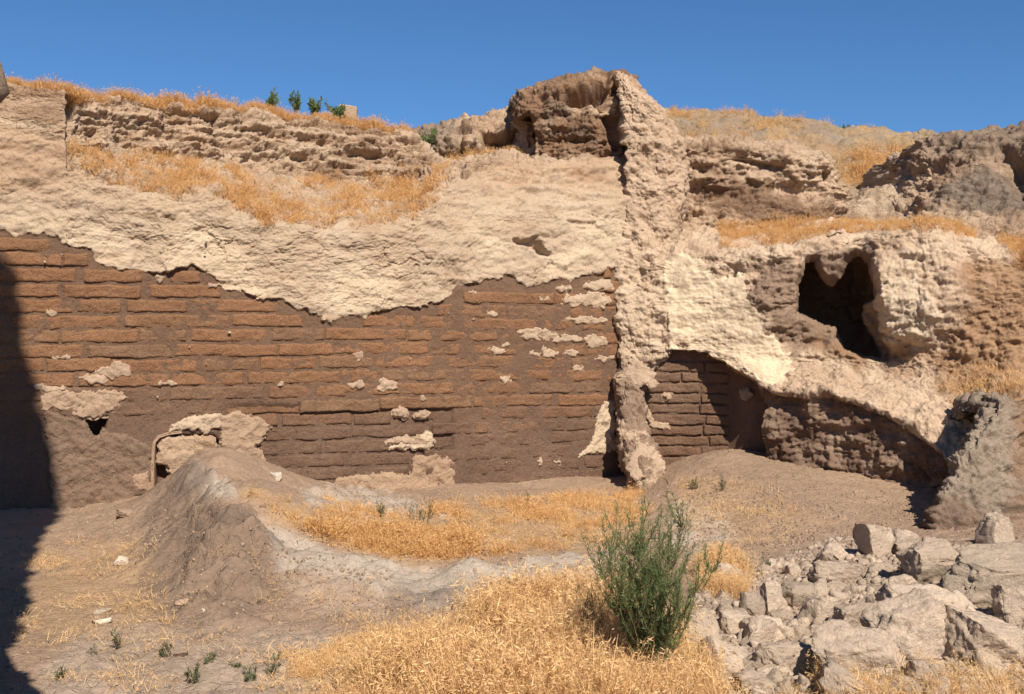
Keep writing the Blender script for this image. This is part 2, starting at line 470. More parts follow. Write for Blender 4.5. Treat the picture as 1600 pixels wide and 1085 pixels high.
ashm = np.maximum(ashm, 0.9 * pmask([(470,760),(590,770),(700,800),(620,805),(480,790)], 10, 14, 24, 6))
ashm = np.maximum(ashm, 0.8 * pmask([(1055,790),(1130,800),(1160,835),(1100,870),(1050,860)], 10, 16, 25, 6))
ashm = np.maximum(ashm, 0.6 * pmask([(1090,900),(1300,850),(1700,850),(1700,1200),(1060,1200)], 20, 10, 26))
ashm = np.maximum(ashm, 0.5 * pmask([(120,985),(420,985),(650,1010),(560,1200),(-50,1200)], 30, 20, 27))
straw = np.maximum.reduce([pmask([(390,770),(560,810),(1000,770),(1010,850),(800,870),(640,880),(520,850),(420,810)], 14, 22, 31),
                           pmask([(470,1030),(620,985),(760,930),(930,925),(1120,1000),(1160,1200),(470,1200)], 14, 22, 32),
                           0.6 * pmask([(60,860),(240,850),(240,960),(140,990),(30,1000)], 14, 26, 33),
                           0.5 * pmask([(1060,745),(1180,765),(1290,810),(1180,850),(1060,830)], 14, 26, 34)])
dark = np.maximum.reduce([.85 * pmask([(330,800),(398,796),(408,824),(335,828)], 8, 10, 41), 0.75 * pmask([(285,720),(330,735),(325,780),(270,790),(250,790)], 10, 8, 42),
                          0.6 * pmask([(225,790),(290,720),(320,790),(410,825),(440,860),(450,940),(380,985),(290,985),(215,930),(215,850)], 24, 20, 43),
                          0.5 * pmask([(600,925),(900,900),(900,925),(700,960),(620,970)], 10, 10, 44)])
ashf = np.clip(ashm, 0, 1)
gn = np.where(core, 1, 0)
# crust of the ash bed and of the mound breaks in thin flakes; loose crumbs elsewhere
fl = fbm(gp3, 3.2, 3, 51)
rel = gn * (0.034 * steps(fl * 4, 0.05) * 0.5 * ashf + .012 * sstep(.3,.5,ashf) + 0.010 * fbm(gp3, 22, 2, 52, 0.6) + 0.012 * np.maximum(0, fbm(gp3, 30, 2, 53) - 0.35))
knob = pmask([(322,792),(392,788),(414,826),(336,832)], 9, 8, 45)
rel += 0.04 * knob
mnd = pmask([(215,800),(290,710),(345,715),(420,800),(470,880),(470,950),(380,985),(250,980),(190,900)], 24, 16, 48)
mface = pmask([(290,800),(420,800),(440,900),(400,960),(290,960)], 20, 10, 46)
rel += mnd * crumbly(gp3, 530, .6)
rel += mface * .05 * steps(fbm(gp3, (2, 2, 14), 3, 47) * 2.5, .1)
gp3[..., 2] += rel
ground = grid_obj("ground", gp3, M['ground'], zone=np.stack([ashf, np.clip(straw, 0, 1) * 0.55, dark], -1))
tag(ground, kind="structure")

# ------------------------------------------------------------------ main wall
def DW(px):
    return 13.13 / (1 - 0.383 * (np.asarray(px, float) - 800) / F)
W_O = np.array([-5.04, 11.2, 0.0]); W_U = np.array([0.9337, 0.3580, 0.0]); W_N = np.array([0.3580, -0.9337, 0.0])
def wall_u(px):
    q = P(px, 542.5, DW(px)); return (q - W_O) @ W_U
def wall_z(px, py): return EYE - (np.asarray(py, float) - 542.5) / F * DW(px)
def wpt(u, z, n): return W_O + np.multiply.outer(u, W_U) + np.multiply.outer(z, np.array([0, 0, 1.0])) + np.multiply.outer(n, W_N)

# picture column: rows of the lower edge, slope back, bank top; set-backs at the three
WC = [(-420,190,.04,165,.05,140,.1),(-150,195,.04,165,.05,135,.1),(-60,200,.04,170,.06,132,.12),(0,200,.04,172,.06,132,.12),(60,207,.04,176,.06,138,.12),(99,216,.04,184,.06,146,.12),(109,268,.04,230,.26,152,.40),
      (160,288,.04,234,.5,156,.68),(260,312,.04,244,.9,165,1.1),(320,303,.04,254,1.0,170,1.2),(400,345,.04,267,1.2,179,1.45),(500,358,.04,280,1.3,190,1.55),(600,350,.05,286,1.3,206,1.55),
      (650,336,.08,280,1.2,217,1.5),(690,300,.2,266,1.0,246,1.5),(740,270,.4,259,.8,250,1.5),(800,262,.45,254,.8,247,1.4),(860,256,.45,250,.8,246,1.4),(920,250,.45,246,.8,243,1.3),(985,246,.45,242,.8,240,1.2)]
rows = []
for (px, e, se, b, sb, t, stt) in WC:
    D0 = float(DW(px)); z0 = -0.35
    y0 = 542.5 + (EYE - z0) * F / D0
    mid_y = (y0 + e) / 2
    col = [P(px, y0, D0), P(px, 0.5 * (y0 + 480), D0), P(px, 480, D0), P(px, 0.35 * 480 + 0.65 * e, D0 + se * 0.3), P(px, e, D0 + se), P(px, b, D0 + sb), P(px, 0.5 * (b + t), D0 + 0.5 * (sb + stt)), P(px, t, D0 + stt)]
    top = col[-1].copy(); bk = top + np.array([top[0] / top[1] * 5.0, 5.0, 0.12]); bk2 = top + np.array([0, 30.0, -1.0])
    col += [bk, bk2]
    rows.append(col)
C = np.array(rows).transpose(1, 0, 2)
WRES = np.array([.024, .02, .0125, .0125, .015, .0125, .0125, .05, 1.5])
WG = loft(C, 0.0125, WRES)
nW = gnormals(WG)
if nW[10, 10, 1] > 0: nW = -nW
px_, py_ = proj(WG)
uu = (WG - W_O) @ W_U; zz = WG[..., 2]
EDGE = np.array([(-420,330),(-100,345),(0,362),(25,369),(60,366),(100,377),(142,391),(150,408),(168,418),(200,420),(240,428),(300,416),(330,430),(350,450),(400,463),(440,471),(480,490),(520,501),(560,498),(580,490),(640,482),(680,478),(700,460),(720,446),(760,437),(800,437),(820,443),(870,440),(900,432),(950,418),(990,420)], float)
ledge = np.interp(px_, EDGE[:, 0], EDGE[:, 1])
rag = ledge + 9 * fbm(WG, 5, 4, 61, 0.6) - py_
pl = sstep(-1.2, 1.2, rag)
edge_row = np.interp(px_, [c[0] for c in WC], [c[1] for c in WC])
above = sstep(-4, 8, edge_row - py_)
cover = np.maximum(pl, above)
flake = steps(fbm(WG, 2.2, 4, 62, 0.55) * 4.5, 0.06)
flake2 = steps(fbm(WG, (5, 5, 8), 3, 63, 0.55) * 3, 0.08)
cr, _c = voro(uu * 2.6 + 0.5 * fbm(WG, 3, 3, 64), zz * 3.4 + 0.5 * fbm(WG, 3, 3, 65), 66)
crk = (1 - sstep(0.0, 0.05, cr)) * sstep(0.0, 0.3, noise(WG, 1.6, 67))
bankm = sstep(0, 1, above) * np.where(px_ < 104, 0, 1)
strat = steps(fbm(WG, (1.2, 1.2, 7), 4, 68, 0.55) * 3.2, 0.14)
vert = fbm(WG, (6, 6, 1.2), 3, 69)
cr2, _c = voro(uu * 6.5 + 0.8 * fbm(WG, 4, 3, 164), zz * 9 + 0.8 * fbm(WG, 4, 3, 165), 166)
crk2 = (1 - sstep(0.0, 0.09, cr2)) * sstep(0.05, 0.3, noise(WG, 2.1, 167))
shelf = steps(fbm(WG, (2.0, 2.0, 9), 4, 168, .6) * 4.0, .05)
disp = pl * (0.020 + 0.008 * flake + 0.007 * flake2 + 0.003 * shelf - 0.035 * crk - 0.014 * crk2 + crumbly(WG, 185, .22) + 0.012 * fbm(WG, 1.0, 2, 70) + 0.002 * fbm(WG, 14, 4, 71, .65) - .012 * np.maximum(0, fbm(WG, 5, 4, 171, .6) - .35))
disp += (1 - cover) * (-0.007 + 0.007 * fbm(WG, 9, 4, 72, .65) + 0.004 * fbm(WG, (1.2, 1.2, 3), 3, 172))
face_st = sstep(0.25, 0.8, np.abs(nW[..., 1]))
disp += bankm * (0.028 * strat * face_st + 0.018 * vert * face_st + crumbly(WG, 195, .6) + 0.016 * fbm(WG, 2, 3, 73) + .024 * face_st * steps(fbm(WG, (.8, .8, 11), 4, 181, .6) * 3, .07) + 0.003 * fbm(WG, 12, 4, 74, 0.66) + .014 * flake2)
upz = sstep(560, 760, px_) * sstep(345, 300, py_)
disp += upz * (0.02 * strat + 0.025 * fbm(WG, 3, 4, 75, .6))
def dent(poly, depth, soft=3):
    return -depth * sstep(-soft, soft, polydist(px_, py_, poly))
disp += -.15 * sstep(-4, 6, polydist(px_, py_, [(803,376),(838,373),(848,384),(860,401),(846,398),(832,388),(812,382)]) + 5 * fbm(WG, 9, 3, 177)) + .05 * sstep(-2, 4, polydist(px_, py_, [(826,372),(842,370),(850,378),(838,381)]) + 3 * fbm(WG, 9, 2, 178))
disp += dent([(102,150),(110,150),(111,210),(112,262),(106,268),(102,205)], 0.16)
disp += dent([(128,650),(168,652),(158,686),(138,680)], 0.3)
DOOR = [(245,688),(262,680),(335,682),(344,694),(345,740),(262,775),(245,775)]
disp += dent(DOOR, .14)
disp += dent([(316,178),(345,178),(345,212),(338,214),(334,190),(320,192)], 0.12, 2)
disp += dent([(885,345),(930,348),(928,354),(890,352)], 0.05, 2)
disp -= sstep(0, 14, np.interp(px_, [-500, 340, 380, 690, 706, 1000], [0, 0, 645, 635, 0, 0]) * 0 + (py_ - 628)) * sstep(330, 380, px_) * sstep(712, 704, px_) * 0.04
WD = WG + nW * disp[..., None]
pink = np.clip(sstep(330, 250, py_ + 40 * fbm(WG, 1.3, 3, 76)) + 0.5 * bankm, 0, 1)
cream = sstep(0.0, 0.6, fbm(WG, 1.2, 3, 77) + 0.15) * sstep(300, 380, py_)
zw = np.stack([np.clip(pink * (1 - above * 0.5) + .45 * sstep(.0, .5, fbm(WG, (1.3, 1.3, 2.5), 4, 182)), 0, 1), np.clip(sstep(0.1, 0.7, fbm(WG, (2, 2, 5), 4, 78)) * 0.6 * sstep(340, 250, py_) + .28 * sstep(.15, .55, fbm(WG, (2.5, 2.5, 6), 4, 183)), 0, 1), cream * 0.45], -1)
nearw = np.array([0.0, 0.0, 0.0])
fc_pl = (pl[:-1, :-1] + pl[1:, 1:] + pl[:-1, 1:] + pl[1:, :-1]) / 4 > 0.5
fc_ab = (above[:-1, :-1] + above[1:, 1:]) / 2 > 0.5
wall = empty("mudbrick_wall", tuple(wpt(3.0, 0.0, 0.0)))
tag(wall, "long excavated mudbrick wall of brown courses under a pale torn plaster coat", "wall")
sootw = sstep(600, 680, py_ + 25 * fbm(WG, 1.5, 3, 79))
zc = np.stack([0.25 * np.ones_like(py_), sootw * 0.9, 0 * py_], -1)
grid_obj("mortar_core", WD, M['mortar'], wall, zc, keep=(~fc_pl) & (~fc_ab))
grid_obj("plaster_coat", WD, M['plaster'], wall, zw, keep=fc_pl & (~fc_ab))
zb = np.stack([sstep(0.0, 0.5, fbm(WG, (1.5, 1.5, 4), 3, 80) + 0.1) * 0.7, sstep(-0.1, 0.5, fbm(WG, (1.2, 1.2, 7), 4, 81, .6)) * 0.75 * sstep(.3, .9, np.abs(nW[..., 1])), 0 * py_], -1)
bank_l = grid_obj("earth_bank", WD, M['bank'], None, zb, keep=fc_ab)
tag(bank_l, kind="structure")

# bricks of the main wall, each one an eroded block of its own
def brick_mesh(org, U, N, u0, u1, z0, z1, front, seed, mat, parent, soot, tint, back=0.10, name="brick"):
    nu = max(6, int((u1 - u0) / 0.024)); nz = 7
    a = np.linspace(0, 1, nu + 1); b = np.linspace(0, 1, nz + 1)
    A, B = np.meshgrid(a, b)
    u = u0 + (u1 - u0) * A; z = z0 + (z1 - z0) * B
    base = org + u[..., None] * U + z[..., None] * np.array([0, 0, 1.0])
    e = np.minimum(np.minimum(A, 1 - A) * (u1 - u0), np.minimum(B, 1 - B) * (z1 - z0))
    n = front - 0.005 * (1 - sstep(0, 0.014, e)) + 0.003 * steps(fbm(base, (4, 4, 8), 4, 105, .6) * 4, .06) + 0.008 * fbm(base, 4, 4, 101, .6) + 0.006 * fbm(base, 22, 3, 102, .65)
    z = z + 0.016 * fbm(base, 5, 4, 103, .6) * np.where((B < 0.01) | (B > 0.99), 1, 0.5)
    u = u + 0.012 * fbm(base, 9, 2, 104)
    Vf = org + u[..., None] * U + z[..., None] * np.array([0, 0, 1.0]) + n[..., None] * N
    nr, nc = Vf.shape[:2]
    fq = grid_faces(nr, nc)
    idx = np.arange(nr * nc).reshape(nr, nc)
    ring = np.concatenate([idx[0, :], idx[1:, -1], idx[-1, -2::-1], idx[-2:0:-1, 0]])
    Vb = Vf.reshape(-1, 3)[ring] - N * (back + n.reshape(-1)[ring, None])
    k = len(ring); o = nr * nc
    nxt = np.roll(np.arange(k), -1)
    side = np.stack([ring, o + np.arange(k), o + nxt, ring[nxt]], -1)
    V = np.concatenate([Vf.reshape(-1, 3), Vb]); Fc = np.concatenate([fq, side])
    zn = np.zeros((len(V), 3)); zn[:, 1] = soot; zn[:, 0] = tint; zn[:, 2] = max(0.0, tint - 0.7) * 2
    return mesh_np(name, V, Fc, mat, parent, zn)

CH = 0.15
nb = 0
for k in range(-1, 19):
    z0 = k * CH
    u = -1.0 - random.random() * 0.6
    j = 0
    while u < wall_u(972) - 0.05:
        L = random.choice([.5, .62, .8, .95, 1.05]) * random.uniform(.92, 1.08)
        u1 = min(u + L, wall_u(972))
        gap = random.choice([.012, .03, .05, .06])
        um = 0.5 * (u + u1); zm = z0 + CH / 2
        q = wpt(np.array([u, um, u1]), np.array([zm] * 3), np.zeros(3))
        bx, by = proj(q)
        lim = np.interp(bx, EDGE[:, 0], EDGE[:, 1])
        gz = float(ground_base(q[1, 0] + W_N[0] * .05, q[1, 1] + W_N[1] * .05))
        us = np.linspace(u, u1, 13); qq = wpt(us, np.full(13, zm + .03), np.zeros(13)); sx, sy = proj(qq)
        ex = sy > np.interp(sx, EDGE[:, 0], EDGE[:, 1]) + 3
        if ex.any():
            i0 = int(np.argmax(ex)); i1 = i0
            while i1 < 12 and ex[i1 + 1]: i1 += 1
            ua, ub = us[i0], us[i1]
        if ex.any() and ub - ua > .14 and z0 + CH > gz - 0.05 and bx[2] > -60:
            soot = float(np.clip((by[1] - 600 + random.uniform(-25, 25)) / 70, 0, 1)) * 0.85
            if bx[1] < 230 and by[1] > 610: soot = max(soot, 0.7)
            zs = z0 + 0.014 * math.sin(um * 1.1 + k * 0.35) + random.uniform(-.006, .006)
            fr = 0.003 + random.uniform(-0.004, 0.003) - (0.004 if soot > 0.5 else 0)
            if 360 < bx[1] < 705 and by[1] > 632: fr -= 0.036
            if bx[0] < 250 and by[1] > 640 and bx[1] < 300: ua = max(ua, float(wall_u(239)) - 9 if by[1] < 645 else float(wall_u(348)))
            elif by[1] > 684 and bx[0] < 346 and bx[2] > 244: ua = max(ua, float(wall_u(348)))
            if ub - ua > 0.12:
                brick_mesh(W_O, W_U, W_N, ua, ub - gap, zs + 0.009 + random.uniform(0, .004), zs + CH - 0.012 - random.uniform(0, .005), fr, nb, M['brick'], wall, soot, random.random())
                nb += 1
        u = u1; j += 1
        if random.random() < 0.12: u += 0.02
print("bricks", nb)

# scraps of plaster still sticking to the brickwork, picture outline -> wall face
def patch(name, pts, mat, parent, lift=0.03, zone=(0, 0, 0), thick=0.02, seed=0, frame=None, label=None, hole=None):
    pts = np.array(pts, float)
    c = pts.mean(0)
    x0, y0 = pts.min(0) - 4; x1, y1 = pts.max(0) + 4
    D0 = float(DW(c[0])); mpp = D0 / F
    n = max(6, int((x1 - x0) * mpp / 0.010)); m = max(5, int((y1 - y0) * mpp / 0.010))
    X, Y = np.meshgrid(np.linspace(x0, x1, n + 1), np.linspace(y0, y1, m + 1))
    if frame is None:
        u = wall_u(X); z = wall_z(X, Y); base = wpt(u, z, np.zeros_like(u)); N = W_N
    else:
        base, N = frame(X, Y)
    d = polydist(X, Y, pts) * mpp + 0.030 * fbm(base, 11, 4, 200 + seed, 0.65)
    if hole is not None: d = np.minimum(d, -polydist(X, Y, hole) * mpp + .012 * fbm(base, 12, 3, 204))
    h = lift * .5 + 0.005 * fbm(base, 6, 3, 201 + seed) + 0.006 * steps(fbm(base, 9, 3, 202) * 4, 0.1) + .004 * fbm(base, 30, 2, 203) - (lift * .5 + thick * .9) * (1 - sstep(-0.008, 0.006, d))
    G = base + h[..., None] * N
    keep = (d[:-1, :-1] + d[1:, 1:]) / 2 > -0.02
    if keep.sum() < 3: return
    o = grid_obj(name, G[::-1], mat, parent, np.broadcast_to(np.array(zone, float), G.shape[:2] + (3,))[::-1].copy(), keep=keep[::-1])
    if label: o["label"] = label
    return o

def blob(cx, cy, w, h, n=9, seed=0):
    r = random.Random(seed * 77 + int(cx))
    return [(cx + w / 2 * math.cos(t) * r.uniform(.65, 1.15), cy + h / 2 * math.sin(t) * r.uniform(.65, 1.15)) for t in [2 * math.pi * i / n for i in range(n)]]

SC = [(97,559,40,12),(176,580,62,28),(150,592,46,16),(80,606,60,12),(258,600,28,7),(558,557,22,14),(603,600,38,22),(557,603,22,12),(662,622,12,14),(770,491,18,9),(741,459,10,8),(793,592,18,16),
      (438,602,9,8),(78,490,16,6),(336,446,22,8),(247,437,16,14),(866,528,110,20),(835,519,60,14),(932,534,52,20),(853,551,44,18),(893,551,24,14),(775,550,26,14),(790,540,16,10),(898,468,50,18),(930,470,60,26),
      (918,500,70,16),(852,466,26,12),(940,447,50,16),(880,452,30,8),(945,560,30,10),(905,575,26,7),(660,648,26,10),(627,645,24,18),(845,723,9,9),(873,721,12,9),(640,690,70,14),(740,500,10,5)]
for i, (cx, cy, ww, hh) in enumerate(SC):
    patch("plaster_patch", blob(cx, cy, ww, hh, 11, i), M['patch'], wall, 0.032, (0.3 if cx > 760 else 0.0, 0, 0.3), seed=i)
patch("plaster_patch", [(945,628),(960,626),(962,705),(945,712),(925,708),(905,715),(918,695),(930,680),(935,650)], M['patch'], wall, 0.035, (0.75, 0, 0.2), seed=51, label="tall yellowish plaster scrap beside the corner pier")
patch("plaster_patch", [(640,688),(672,676),(680,690),(668,702),(640,700),(612,700)], M['patch'], wall, 0.02, (0.6, 0, 0), seed=52)
patch("plaster_patch", [(650,715),(690,708),(708,722),(712,765),(655,770),(600,770),(520,768),(530,748),(600,742),(640,745)], M['patch'], wall, 0.02, (0.1, 0.55, 0.3), seed=53, label="tan plaster at the foot of the wall")
patch("plaster_patch", [(345,655),(370,646),(408,655),(420,668),(412,685),(398,698),(420,730),(440,745),(400,745),(348,715)], M['patch'], wall, 0.045, (0.1, 0.35, 0.3), seed=54, label="tan plaster to the right of the blocked doorway")
patch("plaster_patch", [(60,606),(120,612),(185,610),(198,622),(165,650),(130,655),(100,640),(66,640)], M['patch'], wall, 0.02, (0, 0.3, 0.3), seed=55)
patch("plaster_patch", [(70,640),(140,665),(200,680),(235,700),(236,770),(180,790),(80,800)], M['mortar'], wall, 0.035, (0.1, 0.75, 0.35), seed=56, label="smooth dark sooty plaster at the left foot of the wall", hole=[(130,653),(166,655),(158,682),(146,685),(138,674)])
patch("plaster_patch", [(205,745),(232,735),(236,768),(215,765)], M['patch'], wall, 0.05, (0, 0.5, 0), seed=57)
patch("plaster_patch", [(286,655),(300,650),(345,650),(346,668),(320,675),(300,670),(262,678),(268,664)], M['patch'], wall, 0.06, (0.4, 0, 0.2), seed=58)
# pale sherds and pebbles bedded in the brickwork
def pebble_verts(c, r, seed):
    rr = random.Random(seed)
    bm = bmesh.new(); bmesh.ops.create_icosphere(bm, subdivisions=1, radius=1)
    s = (rr.uniform(.7, 1.3), rr.uniform(.7, 1.1), rr.uniform(.5, .9))
    V = np.array([[v.co[i] * s[i] * rr.uniform(.85, 1.15) * r for i in range(3)] for v in bm.verts]) + np.array(c)
    Fc = np.array([[v.index for v in f.verts] for f in bm.faces]); bm.free()
    return V, Fc
def join(parts):
    Vs, Fs, o = [], [], 0
    for V, Fc in parts:
        Vs.append(V); Fs.append(Fc + o); o += len(V)
    return np.concatenate(Vs), np.concatenate(Fs)
pb = []
for i, (x, y, r) in enumerate([(358,520,.018),(70,410,.016),(97,398,.009),(392,460,.008),(438,498,.008),(296,542,.009),(322,568,.008),(246,620,.014),(438,602,.018),(835,440,.014),(548,484,.012),(790,722,.009),(320,396,.018),(322,378,.02),(700,490,.008),(640,560,.008),(745,470,.009)]):
    pb.append(pebble_verts(wpt(np.array(float(wall_u(x))), np.array(float(wall_z(x, y))), np.array(0.03)), r, i))
pv, pf = join(pb)
o = mesh_np("sherds", pv, pf, M['pebble'], wall); o["kind"] = "stuff"

# blocked doorway low in the wall: a moulded plaster frame round a pinkish fill
def strip_on_wall(name, pts, width, lift, depth, mat, zone):
    pts = np.array(pts, float)
    t = np.linspace(0, len(pts) - 1, (len(pts) - 1) * 6 + 1)
    x = np.interp(t, range(len(pts)), pts[:, 0]); y = np.interp(t, range(len(pts)), pts[:, 1])
    u = wall_u(x); z = wall_z(x, y)
    du, dz = np.gradient(u), np.gradient(z); l = np.hypot(du, dz) + 1e-9
    nu, nz = -dz / l, du / l
    prof = [(-.5, -depth), (-.5, lift * .8), (-.25, lift), (-.1, lift * .55), (.1, lift * .55), (.25, lift), (.5, lift * .8), (.5, -depth)]
    G = np.stack([wpt(u + nu * a * width, z + nz * a * width, np.full(u.shape, b) + .006 * fbm(wpt(u, z, u * 0), 12, 2, 5)) for a, b in prof])
    o = grid_obj(name, G, mat, wall, np.broadcast_to(np.array(zone, float), G.shape[:2] + (3,)).copy())
    return o
strip_on_wall("doorway_frame", [(238,775),(238,735),(239,705),(241,691),(248,683),(262,678),(284,675)], 0.030, 0.020, 0.05, M['patch'], (0.1, 0.5, 0.1))
fill_pts = [(247,722),(249,694),(262,685),(300,683),(328,685),(336,696),(337,735),(300,740),(278,760),(266,768),(270,745),(258,726)]
patch("doorway_fill", fill_pts, M['patch'], wall, 0.05, (0, 0.45, 0.6), thick=0.03, seed=60, label="pinkish clay fill of the blocked doorway")
patch("doorway_fill", [(302,684),(330,684),(338,696),(338,714),(312,712),(303,705)], M['patch'], wall, 0.07, (0, 0.8, 0.6), thick=0.02, seed=61, label="rusty brick end in the doorway fill")

# ------------------------------------------------------------------ generic eroded loft
def eroded(C, res, seed, big=0.06, strat_a=0.04, vert_a=0.02, crumb=0.014, rres=None, dents=(), extra=None, strat_sc=(1.2, 1.2, 6), block=0.0, ck=1.0):
    G = loft(C, res, rres)
    n = gnormals(G)
    v = G - np.array([0, 0, EYE])
    s = np.sign(np.median((n * v).sum(-1)))
    if s > 0: n = -n
    x, y = proj(G)
    st = steps(fbm(G, strat_sc, 4, seed, 0.55) * 3.2, 0.14)
    d = big * fbm(G, 1.6, 3, seed + 20) + strat_a * st + vert_a * fbm(G, (7, 7, 1.3), 3, seed + 30) + crumb * .35 * fbm(G, 9, 5, seed + 40, 0.66) + crumbly(G, seed + 50, ck)
    if block > 0:
        b, cid = voro(((G[..., 0] + G[..., 1] * .4) * 4 + .5 * fbm(G, 3, 2, seed + 60)), G[..., 2] * 5 + .5 * fbm(G, 3, 2, seed + 61), seed)
        d += block * (cid - .5) - block * .8 * (1 - sstep(0, .1, b))
    for poly, dep, soft in dents:
        d -= dep * sstep(-soft, soft, polydist(x, y, poly) + soft * .9 * fbm(G, 4, 3, seed + 70))
    if extra is not None: d += extra(G, x, y)
    return G + n * d[..., None], G, x, y

# low dark cliff behind the saddle
cols = []
for px, b, t, d in [(630,262,212,15.6),(662,256,213,15.5),(690,254,198,15.4),(740,252,180,15.3),(800,248,166,15.3),(850,246,150,15.4),(900,245,140,15.6)]:
    tp = P(px, t, d + .7)
    cols.append([P(px, b, d), P(px, b * .5 + (t + 22) * .5, d - .05), P(px, t + 22, d + .05), tp, tp + np.array([0, 5, .1])])
G, G0, x, y = eroded(np.array(cols).transpose(1, 0, 2), 0.022, 300, .05, .03, .07, .02, np.array([.022, .022, .022, .2]), [([(752,206),(800,205),(828,190),(830,240),(755,240)], .35, 4), ([(716,215),(722,215),(724,244),(714,244)], .12, 3)])
z = np.stack([sstep(700, 670, x) * .6, sstep(0, .5, fbm(G0, 3, 3, 5)) * .7, sstep(740, 690, x) * .7], -1)
tag(grid_obj("earth_bank", G, M['bank'], None, z), kind="structure")

# crag above the pier
cols = []
for px, b, t, d in [(798,268,176,15.6),(800,268,168,14.6),(806,268,154,14.28),(832,266,136,14.2),(870,264,123,14.12),(900,262,119,14.1),(930,262,115,14.08),(958,262,113,14.1),(975,262,115,14.25),(990,262,128,14.4)]:
    cols.append([P(px, b, d), P(px, 225, d), P(px, .5 * (t + 200), d - .06), P(px, t + 8, d + .08), P(px, t, d + .3), P(px, t + 6, d + 1.6), P(px, t + 40, d + 3)])
G, G0, x, y = eroded(np.array(cols).transpose(1, 0, 2), 0.013, 320, .06, .014, .03, .045, np.array([.013, .015, .015, .015, .06, .1]),
     [([(888,158),(915,138),(945,124),(958,135),(965,175),(945,172),(925,158),(905,168)], .42, 9), ([(945,185),(968,180),(972,235),(962,240),(950,210)], .35, 6), ([(798,195),(826,175),(832,240),(800,242)], .25, 5)], block=0.03, ck=.8)
z = np.stack([sstep(0, .5, fbm(G0, 2.5, 3, 6)) * .35, sstep(-.6, .2, fbm(G0, (2, 2, 3), 4, 7)) * 1.0, sstep(.2, .6, fbm(G0, 4, 3, 8)) * .5], -1)
crag = grid_obj("mudbrick_crag", G, M['bank'], None, z)
tag(crag, "ragged brown mudbrick crag rising highest against the sky", "ruin")

# corner pier
PR = [(113,960,972,14.2),(128,964,992,14.0),(150,968,1012,13.9),(180,971,1044,13.85),(230,973,1066,13.82),(300,975,1070,13.80),(360,966,1062,13.74),(420,958,1056,13.66),(480,962,1050,13.58),(545,964,1047,13.5),(585,964,1016,13.43),(620,964,1006,13.34),(680,966,1010,13.14),(715,972,1028,12.94),(745,980,1036,12.78),(768,992,1036,12.68),(800,996,1030,12.65)]
rws = []
for y0, l, r, d in PR:
    side = 0.95
    row = []
    lb = P(l, y0, d); rb = P(r, y0, d + .05)
    row.append(lb + np.array([0.05, side, 0])); row.append(lb + np.array([0.02, .12, 0]))
    row.append(P(l + .06 * (r - l), y0, d + .01))
    for f in (.3, .55, .8): row.append(P(l + f * (r - l), y0, d - .05 * math.sin(math.pi * f)))
    row.append(rb); row.append(rb + np.array([.06, .3, 0])); row.append(rb + np.array([.05, 1.3, 0]))
    rws.append(row)
def pier_extra(G, x, y):
    lowz = sstep(640, 700, y)
    c1, _ = voro(x * .045 + .8 * fbm(G, 3, 3, 345), y * .022 + .8 * fbm(G, 3, 3, 346), 347)
    crk = -.022 * (1 - sstep(0, .06, c1)) * sstep(-.1, .2, noise(G, 1.8, 348))
    return crk + .006 * steps(fbm(G, 3.5, 4, 349, .6) * 3, .05) + 0.035 * lowz * fbm(G, 6, 3, 9) + 0.02 * steps(fbm(G, 5, 3, 341) * 4, .08)
G, G0, x, y = eroded(np.array(rws), 0.0105, 340, .022, .004, .006, .006, None, [([(968,225),(976,228),(978,290),(970,295)], .12, 3)], pier_extra, (1.5, 1.5, 3.5), ck=.2)
dirty = sstep(540, 600, y + 30 * fbm(G0, 2, 3, 10))
z = np.stack([np.clip(.0 + sstep(330, 480, y) * .5 - dirty, 0, 1), dirty * .7 * sstep(.45, .1, fbm(G0, 4, 3, 11)), sstep(.1, .6, fbm(G0, 3, 3, 12)) * .5 * sstep(480, 300, y)], -1)
pier = empty("corner_pier", tuple(P(1005, 765, 12.8)))
tag(pier, "tall projecting corner pier with a sooty pale foot beside the arched niche", "pier")
nrow = G.shape[0]
yc = y[:-1, :-1]
low = yc > 575 + 10 * np.sin(x[:-1, :-1] * .3)
grid_obj("shaft", G, M['mass'], pier, z, keep=~low)
grid_obj("foot", G, M['mass'], pier, z, keep=low)
def pier_frame(X, Y):
    d = np.interp(Y, [p[0] for p in PR], [p[3] for p in PR]) - .06
    return P(X, Y, d), np.array([.1, -.99, .1])
for i, (cx, cy, ww, hh) in enumerate([(990,682,22,18),(1002,722,40,54),(995,585,48,40),(1020,600,16,14)]):
    patch("plaster_patch", blob(cx, cy, ww, hh, 11, i + 80), M['patch'], pier, 0.02, (0.1, 0, 0.1), seed=80 + i, frame=pier_frame, thick=.015)

